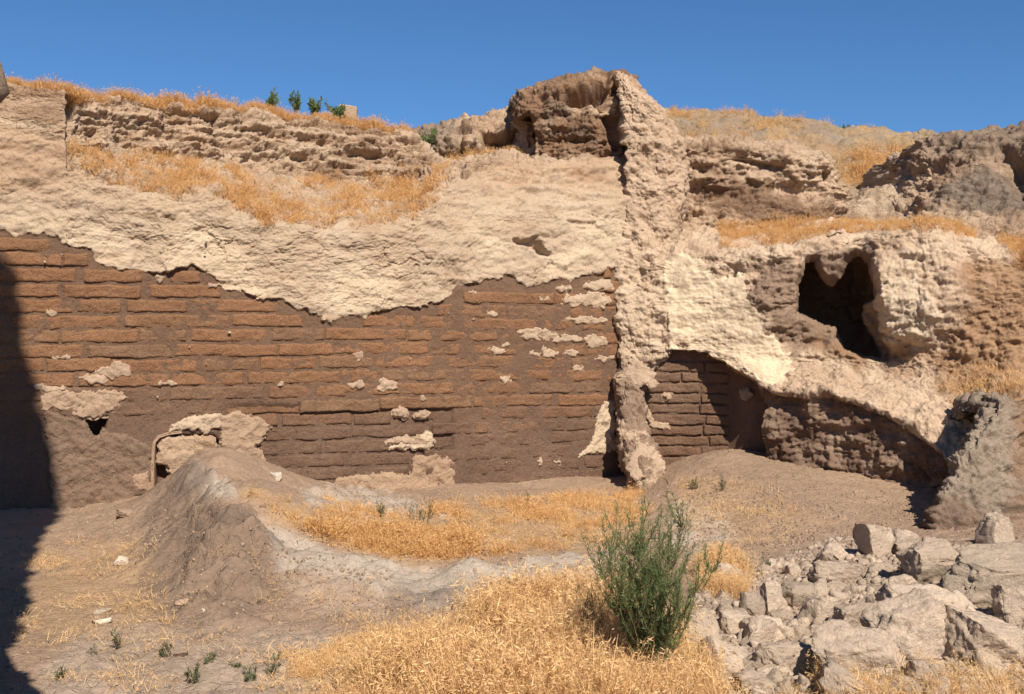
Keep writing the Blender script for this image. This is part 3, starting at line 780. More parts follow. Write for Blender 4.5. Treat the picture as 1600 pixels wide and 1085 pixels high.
# ------------------------------------------------------------------ right hand wall with niche, shelf and cave
RC = [  # column: rows and depths of ground, lip, shelf back, mid face, top, terrace back
 (985,(800,13.6),(556,13.5),(548,13.53),(470,13.6),(398,13.75),(352,14.4)),(1050,(800,13.35),(551,13.28),(541,13.32),(470,13.4),(400,13.55),(354,14.4)),(1110,(800,13.2),(556,13.14),(541,13.2),(470,13.2),(392,13.35),(354,14.3)),
 (1170,(800,12.95),(583,12.82),(552,13.0),(470,13.0),(390,13.15),(354,14.3)),(1210,(800,12.75),(606,12.62),(560,12.93),(470,12.9),(386,13.05),(353,14.3)),(1255,(800,12.6),(612,12.45),(563,12.88),(470,12.85),(379,13.0),(352,14.2)),
 (1300,(810,12.4),(612,12.28),(566,12.8),(470,12.78),(373,12.95),(351,14.2)),(1380,(820,12.05),(640,11.95),(566,12.6),(465,12.55),(362,12.75),(350,14.1)),(1440,(830,11.75),(680,11.65),(570,12.4),(465,12.4),(362,12.6),(350,14)),
 (1500,(860,11.3),(730,11.2),(575,12.2),(465,12.2),(370,12.45),(356,13.8)),(1560,(880,11.0),(740,10.9),(560,12.0),(470,12.1),(396,12.3),(362,13.5)),(1620,(890,10.9),(740,10.8),(545,11.9),(460,12),(396,12.2),(372,13.4)),(1760,(890,10.7),(740,10.6),(540,11.8),(450,11.9),(390,12.1),(365,13.3)),(1950,(890,10.5),(740,10.4),(540,11.6),(450,11.7),(390,11.9),(365,13))]
rws = []
for c in RC:
    px = c[0]; (yg, dg), (yl, dl), (yb, db), (ym, dm), (yt, dt), (yk, dk) = c[1:]
    rws.append([P(px, yg, dg), P(px, .5 * (yg + yl), .5 * (dg + dl)), P(px, yl + 12, dl), P(px, yl, dl + .03), P(px, .5 * (yl + yb), .5 * (dl + db)), P(px, yb, db), P(px, ym, dm), P(px, yt + 14, dt - .06), P(px, yt, dt), P(px, yk, dk)])
NICHE = [(1004,830),(1003,640),(1002,602),(1012,577),(1030,562),(1050,551),(1075,549),(1110,556),(1140,572),(1160,583),(1176,600),(1188,640),(1192,830)]
CAVE = [(1250,488),(1251,440),(1262,405),(1274,402),(1284,425),(1298,438),(1310,425),(1322,405),(1338,393),(1352,405),(1360,440),(1360,462),(1344,475),(1338,495),(1350,522),(1368,548),(1374,558),(1345,556),(1318,546),(1306,530),(1302,512),(1282,508)]
DARKB = [(1168,470),(1172,430),(1180,405),(1300,395),(1360,380),(1372,470),(1380,555),(1305,540),(1240,552),(1215,530),(1190,500)]
def cave_d(G, x, y): return polydist(x, y, CAVE) + 2.5 * fbm(G, 6, 3, 362, .6)
def rm_extra(G, x, y):
    n = polydist(x, y, NICHE)
    d = -0.27 * sstep(-1.5, 1.5, n + 6 * fbm(G, 6, 4, 361, .6) * (y < 640))
    d += -.16 * sstep(-7, 1, cave_d(G, x, y))
    d += -.24 * sstep(-10, 10, polydist(x, y, DARKB) + 10 * fbm(G, 3, 4, 397, .6)) * sstep(1190, 1320, x) * sstep(388, 450, y)
    d += .17 * sstep(-22, 22, polydist(x, y, [(1364,380),(1430,372),(1490,385),(1505,450),(1480,520),(1420,548),(1378,525),(1362,470)]))
    lip = np.interp(x, [c[0] for c in RC], [c[2][0] for c in RC])
    under = sstep(2, 14, y - lip + 10 * fbm(G, 6, 3, 363, .6)) * sstep(1150, 1200, x)
    d += -0.09 * under
    d += 0.022 * under * fbm(G, (8, 8, 3), 4, 364, .6)
    # smooth cream wall and the flat plaster face beside the cave stand a little proud
    d += 0.05 * sstep(-2, 2, polydist(x, y, PLF) + 8 * fbm(G, 8, 3, 365))
    return d
PLF = [(1362,470),(1390,445),(1430,440),(1470,470),(1480,490),(1465,520),(1440,540),(1410,535),(1372,515)]
def masked_disp_scale(x, y): return 1
C = np.array(rws).transpose(1, 0, 2)
RG = loft(C, 0.0125, np.array([.02, .014, .012, .0125, .0125, .0125, .0125, .0125, .03]))
n = gnormals(RG)
if np.median((n * (RG - np.array([0, 0, EYE]))).sum(-1)) > 0: n = -n
x, y = proj(RG)
creamz = sstep(-6, 6, polydist(x, y, [(1040,410),(1075,405),(1120,425),(1160,432),(1175,465),(1190,505),(1220,545),(1240,575),(1210,600),(1160,575),(1100,552),(1044,545)]) + 14 * fbm(RG, 5, 4, 366, .6))
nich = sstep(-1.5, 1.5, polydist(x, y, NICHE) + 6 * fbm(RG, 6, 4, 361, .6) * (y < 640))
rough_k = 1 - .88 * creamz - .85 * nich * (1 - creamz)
rough_k = np.clip(rough_k, .08, 1)
st = steps(fbm(RG, (1.2, 1.2, 4), 4, 367, .55) * 3.2, .14)
d = rough_k * (.06 * fbm(RG, 1.6, 3, 368) + .016 * st + .02 * fbm(RG, (8, 8, 2), 3, 369) + .006 * fbm(RG, 8, 5, 370, .66) + crumbly(RG, 372, .75))
d += creamz * crumbly(RG, 373, .35)
d += rm_extra(RG, x, y)
RD = RG + n * d[..., None]
_np = polydist(x, y, NICHE) + 6 * fbm(RG, 6, 4, 361, .6) * (y < 640)
_pl = P(x, y, 13.50 - .1 * (x - 1000) / 142) + np.stack([0 * x, -.016 * fbm(RG, 7, 4, 390, .65) + .020, 0 * x], -1)
_k = (sstep(-1.5, 1.5, _np) * sstep(1145, 1135, x))[..., None]
RD = RD * (1 - _k) + _pl * _k
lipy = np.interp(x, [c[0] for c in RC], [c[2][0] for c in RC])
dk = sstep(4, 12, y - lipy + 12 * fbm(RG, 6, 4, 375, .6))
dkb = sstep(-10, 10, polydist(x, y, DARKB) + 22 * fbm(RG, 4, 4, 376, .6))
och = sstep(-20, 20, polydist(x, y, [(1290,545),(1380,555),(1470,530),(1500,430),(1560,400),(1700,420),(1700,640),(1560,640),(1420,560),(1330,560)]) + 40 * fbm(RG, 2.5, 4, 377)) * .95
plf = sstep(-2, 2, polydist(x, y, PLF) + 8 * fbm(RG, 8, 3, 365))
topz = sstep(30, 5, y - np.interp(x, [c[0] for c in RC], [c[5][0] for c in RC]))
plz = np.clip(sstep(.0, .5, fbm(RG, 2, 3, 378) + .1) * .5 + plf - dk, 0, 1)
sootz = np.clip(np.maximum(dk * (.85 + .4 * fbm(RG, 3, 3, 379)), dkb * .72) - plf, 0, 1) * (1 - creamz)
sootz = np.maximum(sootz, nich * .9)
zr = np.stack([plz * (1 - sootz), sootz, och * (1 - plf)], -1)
rwall = empty("eroded_wall", tuple(P(1300, 738, 12.4)))
tag(rwall, "eroded earth wall on the right with an arched niche and a black cave hole", "wall")
fcm = (creamz[:-1, :-1] + creamz[1:, 1:]) / 2 > .5
nim = (nich[:-1, :-1] + nich[1:, 1:]) / 2 > .5
cvd = cave_d(RG, x, y); cvm = (cvd[:-1, :-1] + cvd[1:, 1:]) / 2 > 0
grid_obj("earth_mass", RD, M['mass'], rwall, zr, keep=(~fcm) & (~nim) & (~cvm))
tt, ff = np.meshgrid(np.linspace(0, 2 * math.pi, 110), np.linspace(0, math.pi / 2, 60))
cc = P(1314, 476, 12.86)
CV = np.stack([cc[0] + .74 * np.cos(tt) * np.cos(ff) + .10 * np.sin(ff), cc[1] + .15 + 1.5 * np.sin(ff) ** .8, cc[2] - .06 + .86 * np.sin(tt) * np.cos(ff)], -1)
CV = CV + .12 * fbm(CV, 2.2, 4, 395, .6)[..., None] * np.array([1, .3, .8]) + .05 * fbm(CV, 8, 4, 396, .62)[..., None] * np.array([1, .2, 1])
CV[:, -1] = CV[:, 0]
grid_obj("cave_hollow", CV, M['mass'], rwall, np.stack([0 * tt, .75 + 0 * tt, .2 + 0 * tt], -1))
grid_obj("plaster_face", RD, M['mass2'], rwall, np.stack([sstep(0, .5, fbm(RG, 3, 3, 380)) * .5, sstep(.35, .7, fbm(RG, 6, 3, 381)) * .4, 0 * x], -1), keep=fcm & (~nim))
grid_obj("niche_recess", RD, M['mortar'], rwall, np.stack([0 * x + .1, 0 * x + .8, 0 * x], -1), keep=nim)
# bricks at the back of the niche
NB0 = P(1000, 542.5, 13.50); NB1 = P(1142, 542.5, 13.40)
NU = (NB1 - NB0); NL = np.linalg.norm(NU); NU = NU / NL; NN = np.array([NU[1], -NU[0], 0.0])
for k in range(0, 12):
    z0 = 0.18 + k * 0.125
    u = -0.1 + (0.2 if k % 2 else 0)
    while u < NL:
        L = random.uniform(.5, .95); u1 = min(u + L, NL + .02)
        mid = NB0 + NU * (u + u1) / 2; mid = np.array([mid[0], mid[1], z0 + .06])
        bx, by = proj(mid)
        ex, ey = proj(np.array([mid[0], mid[1], z0 + .12]))
        if u1 - u > .1 and polydist(np.array([bx]), np.array([ey - 4]), NICHE)[0] > -6:
            brick_mesh(np.array([NB0[0], NB0[1], 0]), NU, NN, max(u, 0), u1 - .02, z0 + .008, z0 + .112, random.uniform(-.006, .008), nb, M['brick'], rwall, .6 + random.uniform(0, .25), random.random())
            nb += 1
        u = u1
def niche_frame(X, Y):
    t = (X - 1000) / 142
    return P(X, Y, 13.49 - .1 * t), NN
patch("plaster_patch", [(1008,640),(1016,648),(1022,660),(1045,662),(1048,672),(1030,670),(1014,668)], M['patch'], rwall, .03, (.4, .3, .3), seed=90, frame=niche_frame, label="orange plaster scrap low on the back of the niche")
patch("plaster_patch", blob(1044, 620, 16, 14, 9, 91), M['patch'], rwall, .025, (0, .3, .3), seed=91, frame=niche_frame)
def rjamb(X, Y): return P(X, Y, 13.10 + 0 * X), np.array([-.2, -.98, 0])
patch("plaster_patch", blob(1166, 616, 18, 22, 9, 92), M['patch'], rwall, .05, (0, 0, .3), seed=92, frame=rjamb)

# reddish bank behind the right terrace
cols = []
for px, b, t, d in [(1020,372,200,14.6),(1060,370,212,14.5),(1100,368,216,14.4),(1160,366,217,14.35),(1220,364,220,14.3),(1270,362,226,14.3),(1295,362,240,14.35),(1308,362,262,14.5),(1318,362,290,14.9),(1326,362,320,15.6)]:
    tp = P(px, t, d + .35)
    cols.append([P(px, b, d - .1), P(px, b - 30, d - .05), P(px, .5 * (b + t), d + .1), P(px, t + 18, d + .05), tp, tp + np.array([.1, 2.5, .12])])
G, G0, x, y = eroded(np.array(cols).transpose(1, 0, 2), 0.017, 400, .08, .024, .012, .016, np.array([.017, .017, .017, .017, .1]), block=.03,
    dents=[([(1140,248),(1170,250),(1225,262),(1220,268),(1165,258)], .12, 3), ([(1285,268),(1308,262),(1300,290),(1288,285)], .15, 4)])
lowb = sstep(-10, 10, polydist(x, y, [(1080,290),(1160,280),(1230,300),(1300,340),(1310,362),(1250,356),(1150,335),(1090,318)]) + 22 * fbm(G0, 4, 3, 13))
z = np.stack([sstep(0, .5, fbm(G0, 2, 3, 14)) * .45 * (1 - lowb), np.clip(lowb * .95 + .35 * sstep(.1, .6, fbm(G0, (2, 2, 5), 3, 15)), 0, 1), lowb * .15 + 0 * x], -1)
tag(grid_obj("earth_bank", G, M['bank'], None, z), kind="structure")

# dark layered bank at the far right
cols = []
for px, b, t, d in [(1290,372,352,14.9),(1312,372,318,14.7),(1350,372,305,14.6),(1400,372,298,14.5),(1428,372,262,14.4),(1445,375,222,14.3),(1480,378,210,14.1),(1520,380,206,13.9),(1560,380,200,13.8),(1610,385,194,13.6),(1700,390,190,13.4),(1950,390,185,13)]:
    tp = P(px, t, d + .5)
    cols.append([P(px, b, d - .9), P(px, b * .6 + t * .4, d - .35), P(px, b * .3 + t * .7, d - .05), P(px, t + 8, d + .2), tp, tp + np.array([.2, 3, .1])])
G, G0, x, y = eroded(np.array(cols).transpose(1, 0, 2), 0.019, 420, .08, .024, .012, .018, np.array([.019, .019, .019, .02, .12]), block=.02,
    dents=[([(1575,240),(1610,235),(1640,330),(1590,300),(1570,265)], .35, 14)])
dk = sstep(-14, 14, polydist(x, y, [(1440,322),(1480,285),(1540,268),(1640,275),(1640,330),(1540,330)]) + 20 * fbm(G0, 3, 3, 16))
z = np.stack([sstep(1440, 1400, x) * .8, sstep(.0, .5, fbm(G0, 2, 3, 17)) * .6 * (1 - dk), np.clip(dk + sstep(265, 225, y) * .6 * sstep(1425, 1460, x) + .2 * sstep(1430, 1500, x), 0, 1)], -1)
tag(grid_obj("earth_bank", G, M['bank'], None, z), kind="structure")

# grassy hill against the sky on the right
cols = []
for px, b, t, d in [(960,340,185,17),(1000,340,180,17),(1040,340,176,17),(1100,340,177,17.2),(1160,340,180,17.4),(1250,340,190,17.5),(1340,345,200,17.6),(1420,350,210,17.7),(1500,350,214,17.7),(1600,350,216,17.7),(1900,350,220,17.7)]:
    tp = P(px, t, d + 5)
    cols.append([P(px, b, d - 2), P(px, .5 * (b + t), d + 1.5), P(px, t + 10, d + 4), tp, tp + np.array([.2, 5, .1]), tp + np.array([.2, 60, -2])])
G, G0, x, y = eroded(np.array(cols).transpose(1, 0, 2), 0.035, 440, .10, .02, .02, .03, np.array([.035, .035, .035, .3, 4]))
z = np.stack([sstep(-.1, .5, fbm(G0, 1.2, 3, 18)) * .45, sstep(.2, .6, fbm(G0, 2, 3, 19)) * .5, sstep(.1, .5, fbm(G0, 1.1, 3, 20)) * .5], -1)
hill = tag(grid_obj("hill", G, M['hill'], None, z), kind="structure")
HILLG = G

# grey standing rock at the right, in front of the wall
SR = [(640,1546,10.5),(652,1532,10.42),(690,1513,10.25),(730,1491,10.1),(770,1470,9.97),(810,1461,9.85),(850,1453,9.75),(890,1450,9.65)]
rws = []
for y0, l, d in SR:
    row = [P(l, y0, d) + np.array([.70, 1.4, 0]), P(l, y0, d) + np.array([.14, .3, 0]), P(l + 4, y0, d + .02)]
    for xx, dd in ((1530, -.03), (1562, .02), (1585, .12), (1600, .22), (1640, .2), (1760, .1), (1950, 0)):
        yy = y0 - (14 * math.exp(-((xx - 1560) / 40) ** 2) if y0 < 700 else 0) + (22 if y0 < 660 and xx < 1540 else 0) + (max(0, 1530 - xx)) * 0
        row.append(P(max(xx, l + 12), yy, d + dd))
    rws.append(row)
tops = [q + np.array([.05, .5, .02]) for q in rws[0]]; tops2 = [q + np.array([.1, 1.6, -.15]) for q in rws[0]]
rws = [tops2, tops] + rws
G, G0, x, y = eroded(np.array(rws), 0.014, 460, .06, .015, .03, .03, None, [([(1583,720),(1596,700),(1600,800),(1588,830),(1580,790)], .12, 4)], None, (3, 3, 2), .02)
base_d = sstep(-10, 10, polydist(x, y, [(1450,790),(1500,780),(1545,800),(1550,850),(1450,850)]) + 12 * fbm(G0, 5, 3, 21))
rgt = sstep(1572, 1590, x + 12 * fbm(G0, 4, 3, 22))
z = np.stack([rgt * .3 + 0 * x, np.clip(base_d * .75 + rgt * .5, 0, 1), rgt * .5], -1)
srock = grid_obj("standing_rock", G, M['greyrock'], None, z)
tag(srock, "grey upright rock mass leaning by the foot of the right wall", "rock")

# tall pier just outside the frame on the left; its shade falls across the floor and up the wall
SP = [(-.5,-.35),(0.6,-.37),(1.4,-.34),(2.0,-.36),(2.16,-.30),(2.28,-.235),(2.45,-.23),(2.6,-.29),(2.9,-.36),(3.6,-.39),(4.3,-.35),(5.2,-.38),(6.2,-.36),(7.2,-.28),(7.7,-.235),(8.2,-.23),(8.75,-.33),(9.1,-.42),(9.5,-.52),(9.9,-.59),(10.2,-.64),(10.36,-.69),(10.44,-.82)]
rws = []
ca, sa = math.cos(R(SUN_AZ)), math.sin(R(SUN_AZ))
for z0, T in SP:
    yc = 3.2; xr = (T - sa * yc) / ca
    rws.append([(-4.6, 5.1, z0), (-4.6, yc - .3, z0), (-3.4, yc - .35, z0), (xr - .5, yc - .2, z0), (xr - .08, yc - .06, z0), (xr, yc, z0), (xr - .09, yc + .1, z0), (xr - .5, yc + .7, z0), (xr - 1.0, yc + 1.5, z0), (-4.6, 5.12, z0)])
rws.append([(-3.6 + .01 * i, 4.2 + .01 * i, 10.46) for i in range(10)])
rws = np.array(rws, float); rws[..., 2] -= np.maximum(0, rws[..., 1] - 3.2) * .97 * sstep(7.6, 10.2, rws[..., 2])
G = loft(rws[:, ::-1], 0.04)
n = gnormals(G); ctr = np.array([-4.0, 4.2, 0])
if np.median((n[..., :2] * (G - ctr)[..., :2]).sum(-1)) < 0: n = -n
G = G + n * (crumbly(G, 483, .8) + .045 * fbm(G, 2.5, 4, 480, .6) + .014 * fbm(G, 12, 4, 482, .6) - .01)[..., None]
spier = grid_obj("balk_pier", G, M['greyrock'], None, np.stack([.4 + 0 * G[..., 0], 0 * G[..., 0], 0 * G[..., 0]], -1))
tag(spier, "tall earth pier at the left edge whose knob shows against the wall", "pier")

# ------------------------------------------------------------------ rubble
def rock_mesh(name, seed, sub=4, cuts=9, rough=.05, tilt=None):
    rr = np.random.default_rng(seed)
    bm = bmesh.new(); bmesh.ops.create_icosphere(bm, subdivisions=sub, radius=1)
    V = np.array([v.co[:] for v in bm.verts]); Fc = np.array([[v.index for v in f.verts] for f in bm.faces]); bm.free()
    V *= 1.35
    ns = rr.normal(size=(cuts, 3)); ns /= np.linalg.norm(ns, axis=1, keepdims=True)
    ax = np.concatenate([np.eye(3), -np.eye(3)]) + rr.normal(0, .16, (6, 3)); ax /= np.linalg.norm(ax, axis=1, keepdims=True)
    for nn, h in [(a, rr.uniform(.62, .82)) for a in ax] + [(a, rr.uniform(.66, .95)) for a in ns]:
        e = V @ nn - h
        V = V - np.maximum(e, 0)[:, None] * nn
    V = (V - (V.max(0) + V.min(0)) / 2) / ((V.max(0) - V.min(0)) / 2)
    nrm = V / np.linalg.norm(V, axis=1, keepdims=True)
    q = V + seed * 1.7
    V = V + nrm * (rough * .8 * fbm(q, 1.6, 3, 501) + rough * .7 * steps(fbm(q, 2.5, 3, 502) * 3, .05) * .6 + rough * 1.05 * fbm(q, 6, 5, 503, .66))[:, None]
    me = bpy.data.meshes.new(name)
    me.from_pydata(V.tolist(), [], Fc.tolist())
    me.polygons.foreach_set("use_smooth", np.ones(len(me.polygons), bool))
    me.materials.append(M['rock']); me.update()
    return me

GRP = "fallen clay blocks in the rubble heap"
BL = [  # left, top, right, bottom in the picture, label, yaw, roll, pitch
 (1344,821,1397,880,"upright split tan block standing at the top of the rubble",8,4,0),
 (1394,830,1444,862,"small block leaning just behind the upright split block",30,8,0),
 (1400,847,1478,872,"long thin slab lying right of the upright split block",12,-4,0),
 (1420,850,1532,924,"broad sloping pale boulder under the grey standing rock",20,0,18),
 (1476,866,1660,958,"large flat slab with a dark hollow beneath at the right edge",10,-3,8),
 (1283,852,1328,890,"rounded tan stone left of the upright split block",40,0,0),
 (1272,880,1352,922,"low wide lump below the rounded tan stone",15,5,10),
 (1260,932,1312,984,"upright pointed block in the middle of the rubble",60,12,0),
 (1190,910,1228,968,"pale upright block at the left side of the rubble",25,-6,0),
 (1158,928,1196,972,"grey chunk left of the pale upright block",70,10,0),
 (1224,914,1286,958,"flat-topped lump between the pale and the pointed upright blocks",5,0,10),
 (1386,926,1530,992,"long grey slab tipped across the big furrowed boulder",-18,6,14),
 (1386,952,1496,1060,"big furrowed boulder with a deep shaded left side",25,-22,6),
 (1484,968,1640,1066,"big grey boulder at the lower right edge",14,8,10),
 (1274,992,1428,1084,"broad pale boulder at the bottom of the rubble",-12,4,16),
 (1166,964,1218,1018,"pale slanting slab above the small dark hollow",35,14,10),
 (1176,1010,1280,1064,"wide pale lump below the small dark hollow",10,-4,12),
 (1128,958,1178,992,"pointed stone at the left fringe of the rubble near the bush",50,6,0),
 (1538,806,1590,860,"knobbly block at the foot of the grey standing rock",20,0,0),
 (1284,910,1324,940,"dark streaked block behind the pointed upright block",65,0,0),
 (1308,946,1384,994,"rough lump between the pointed block and the furrowed boulder",30,-8,6),
 (1152,1050,1202,1090,"stone at the bottom left corner of the rubble",15,0,0),
 (1118,1016,1156,1052,"cream stone beside the grass at the rubble's left edge",40,5,0),
 (1392,900,1442,930,"block with a shaded underside below the broad sloping boulder",-10,4,0),
 (1426,1038,1486,1088,"stone wedged at the bottom below the furrowed boulder",22,6,0),
 (1560,920,1640,985,"dark-sided block under the right end of the large slab",5,4,0),
 (1355,880,1402,906,"half-buried stone just below the upright split block",80,0,0)]
for i, (l, t, r, b, lab, yaw, roll, pit) in enumerate(BL):
    hit = ground_hit((l + r) / 2, b - (b - t) * .12)
    d = hit.y
    wx = (r - l) * d / F; hz = (b - t) * d / F
    me = rock_mesh("rubble_block", 600 + i, 5 if (r - l) > 70 else 4, 12, .07)
    o = link(bpy.data.objects.new("rubble_block", me))
    depth = min(wx, max(hz, .5 * wx)) * .95
    o.scale = (wx / 2 * 1.04, depth / 2, hz / 2 * 1.04)
    o.rotation_euler = (R(pit), R(roll), R(yaw * .4))
    o.location = (hit.x, hit.y + depth * .38, hit.z + hz * .36)
    tag(o, lab, "boulder", GRP)
protos = [rock_mesh("rubble_stone", 700 + i, 3, 8, .09) for i in range(8)]
small = [rock_mesh("rubble_stone", 720 + i, 2, 8, .1) for i in range(6)]
RUB = [(1085,935),(1150,900),(1215,880),(1290,850),(1345,870),(1440,870),(1600,860),(1660,900),(1660,1110),(1130,1110),(1090,1010)]
cnt = 0; tries = 0
while cnt < 235 and tries < 6000:
    tries += 1
    x0, y0 = random.uniform(1080, 1640), random.uniform(850, 1095)
    if not inpoly(np.array([x0]), np.array([y0]), RUB)[0]: continue
    hit = ground_hit(x0, y0)
    s = random.choice([.03, .035, .04, .05, .06, .08, .11]) * random.uniform(.7, 1.15)
    if cnt > 110: s = min(s, .05)
    o = link(bpy.data.objects.new("rubble_stone", random.choice(protos if s > .045 else small)))
    o.scale = (s * random.uniform(.8, 1.3), s * random.uniform(.7, 1.1), s * random.uniform(.6, 1.0))
    o.rotation_euler = (random.uniform(-.6, .6), random.uniform(-.6, .6), random.uniform(0, 6.3))
    o.location = hit + Vector((0, 0, s * .35))
    if s > .05: tag(o, "larger loose clay lump tumbled between the blocks of the rubble heap", "stone", "larger loose lumps of the rubble heap")
    else: tag(o, "small pale clay stone lying loose in the rubble heap", "stone", "loose small stones of the rubble heap")
    cnt += 1

def simple_stone(px, py, s, lab, mat=None, sc=(1.3, 1, .7)):
    hit = ground_hit(px, py)
    me = rock_mesh("stone", 800 + px, 3, 8, .08)
    if mat: me.materials[0] = mat
    o = link(bpy.data.objects.new("stone", me)); o.scale = [s * k for k in sc]
    o.rotation_euler = (.2, .1, px * .1); o.location = hit + Vector((0, 0, s * .3))
    return tag(o, lab, "stone")
simple_stone(198, 806, .07, "flat pinkish stone lying near the left foot of the wall", M['patch'], (1.5, .8, .5))
simple_stone(190, 880, .045, "white stone on the straw left of the mound", M['pebble'])
simple_stone(285, 945, .04, "tan stone at the foot of the mound", M['patch'])
simple_stone(282, 1029, .03, "small dark stone beside a weed on the bare floor", M['mortar'])
simple_stone(160, 958, .04, "flat pale stone left of the bare floor", M['pebble'], (1.5, .8, .4))
simple_stone(161, 974, .04, "flat whitish stone just below another pale stone", M['pebble'], (1.6, .8, .4))
simple_stone(432, 747, .05, "white stone at the wall foot right of the doorway", M['pebble'])
simple_stone(322, 957, .03, "tiny pink-white stone on the mound's lower slope", M['pebble'])

# gravel and clods, too many to count
def sample_surface(V, Fq, n, poly, seed, world=True):
    r = np.random.default_rng(seed)
    a, b, c, dd = (V[Fq[:, i]] for i in range(4))
    ar = np.linalg.norm(np.cross(c - a, dd - b), axis=1) * .5
    cen = (a + b + c + dd) / 4
    sx, sy = proj(np.where(cen[:, 1:2] > 1, cen, np.array([0, 1, 1e3])))
    ok = inpoly(sx, sy, poly) & (cen[:, 1] > 3) & (cen[:, 1] < 40)
    idx = np.nonzero(ok)[0]
    if len(idx) == 0: return np.zeros((0, 3)), np.zeros((0, 3))
    pr = ar[idx] / ar[idx].sum()
    ch = r.choice(idx, n, p=pr)
    s, t = r.random((n, 1)), r.random((n, 1))
    pt = a[ch] * (1 - s) * (1 - t) + b[ch] * s * (1 - t) + c[ch] * s * t + dd[ch] * (1 - s) * t
    nn = np.cross(c[ch] - a[ch], dd[ch] - b[ch]); nn /= np.linalg.norm(nn, axis=1, keepdims=True) + 1e-9
    nn *= np.where(nn[:, 2:3] < 0, -1, 1)
    return pt, nn

def surf_of(G): return G.reshape(-1, 3), grid_faces(*G.shape[:2])
SURF = dict(ground=surf_of(gp3), wall=surf_of(WD), rwall=surf_of(RD), hill=surf_of(HILLG))

def variants(name, meshes):
    c = bpy.data.collections.new(name)          # not linked to the scene: only a source of shapes for scattered stuff
    for i, me in enumerate(meshes):
        c.objects.link(bpy.data.objects.new("%s_%02d" % (name, i), me))
    return c

def scatter_group(coll):
    g = bpy.data.node_groups.new("scatter", 'GeometryNodeTree')
    g.interface.new_socket("Geometry", in_out='INPUT', socket_type='NodeSocketGeometry')
    g.interface.new_socket("Geometry", in_out='OUTPUT', socket_type='NodeSocketGeometry')
    N = g.nodes.new
    gi, go = N("NodeGroupInput"), N("NodeGroupOutput")
    ci = N("GeometryNodeCollectionInfo"); ci.inputs[0].default_value = coll; ci.inputs[1].default_value = True; ci.inputs[2].default_value = True
    ip = N("GeometryNodeInstanceOnPoints"); ip.inputs["Pick Instance"].default_value = True
    def attr(nm, ty):
        a = N("GeometryNodeInputNamedAttribute"); a.data_type = ty; a.inputs[0].default_value = nm
        return a.outputs[0]
    L = g.links.new
    L(gi.outputs[0], ip.inputs["Points"]); L(ci.outputs[0], ip.inputs["Instance"])
    L(attr("var", 'INT'), ip.inputs["Instance Index"]); L(attr("scl", 'FLOAT_VECTOR'), ip.inputs["Scale"])
    e2r = N("FunctionNodeEulerToRotation"); L(attr("rot", 'FLOAT_VECTOR'), e2r.inputs[0]); L(e2r.outputs[0], ip.inputs["Rotation"])
    L(ip.outputs[0], go.inputs[0])
    return g

def scatter(name, pts, group, nvar, smin, smax, tilt, seed, zstretch=(1, 1), label=None):
    if len(pts) == 0: return
    r = np.random.default_rng(seed); n = len(pts)
    me = bpy.data.meshes.new(name); me.vertices.add(n); me.vertices.foreach_set("co", pts.astype(np.float32).ravel())
    s = r.uniform(smin, smax, n)
    if n > 100: s = s * (1 + .45 * np.clip(fbm(pts, 2.3, 3, seed + 7) * 1.6, -1, 1))
    scl = np.stack([s, s, s * r.uniform(*zstretch, n)], 1)
    rot = np.stack([r.normal(0, tilt, n), r.normal(0, tilt, n), r.uniform(0, 6.28, n)], 1)
    for nm, ty, key, arr in (("var", 'INT', "value", r.integers(0, nvar, n).astype(np.int32)), ("scl", 'FLOAT_VECTOR', "vector", scl.astype(np.float32)), ("rot", 'FLOAT_VECTOR', "vector", rot.astype(np.float32))):
        me.attributes.new(nm, ty, 'POINT').data.foreach_set(key, arr.ravel())
    o = link(bpy.data.objects.new(name, me))
    md = o.modifiers.new("scatter", 'NODES'); md.node_group = group
    o["kind"] = "stuff"
    if label: o["label"] = label
    return o

gravel_c = variants("gravel_grain", [rock_mesh("gravel_grain", 900 + i, 1, 6, .15) for i in range(6)])
for _o in gravel_c.objects: _o.data.materials[0] = M['gravel']
gg = scatter_group(gravel_c)
chip_c = variants("clay_chip", [rock_mesh("clay_chip", 910 + i, 1, 7, .15) for i in range(6)])
pts = []
for poly, n, sd in [([(-50,790),(1000,760),(1130,700),(1450,770),(1700,850),(1700,1150),(-50,1150)], 5200, 1), ([(1080,760),(1300,760),(1460,800),(1340,860),(1150,880),(1050,850)], 2200, 2),
                    ([(1090,930),(1200,870),(1400,850),(1660,850),(1660,1100),(1100,1100)], 4200, 3), ([(420,850),(620,900),(640,980),(420,980)], 350, 4), ([(460,755),(700,770),(700,810),(480,800)], 700, 5)]:
    p, _ = sample_surface(*SURF['ground'], n, poly, 1000 + sd); pts.append(p)
scatter("gravel", np.concatenate(pts), gg, 6, .003, .012, 3.0, 5)
# a few larger grains
p, _ = sample_surface(*SURF['ground'], 1700, [(1110,905),(1230,870),(1300,840),(1460,850),(1660,870),(1660,1100),(1100,1100),(1080,940)], 1020)
scatter("gravel", p, gg, 6, .007, .024, 3.0, 6).modifiers[0].node_group = scatter_group(chip_c)
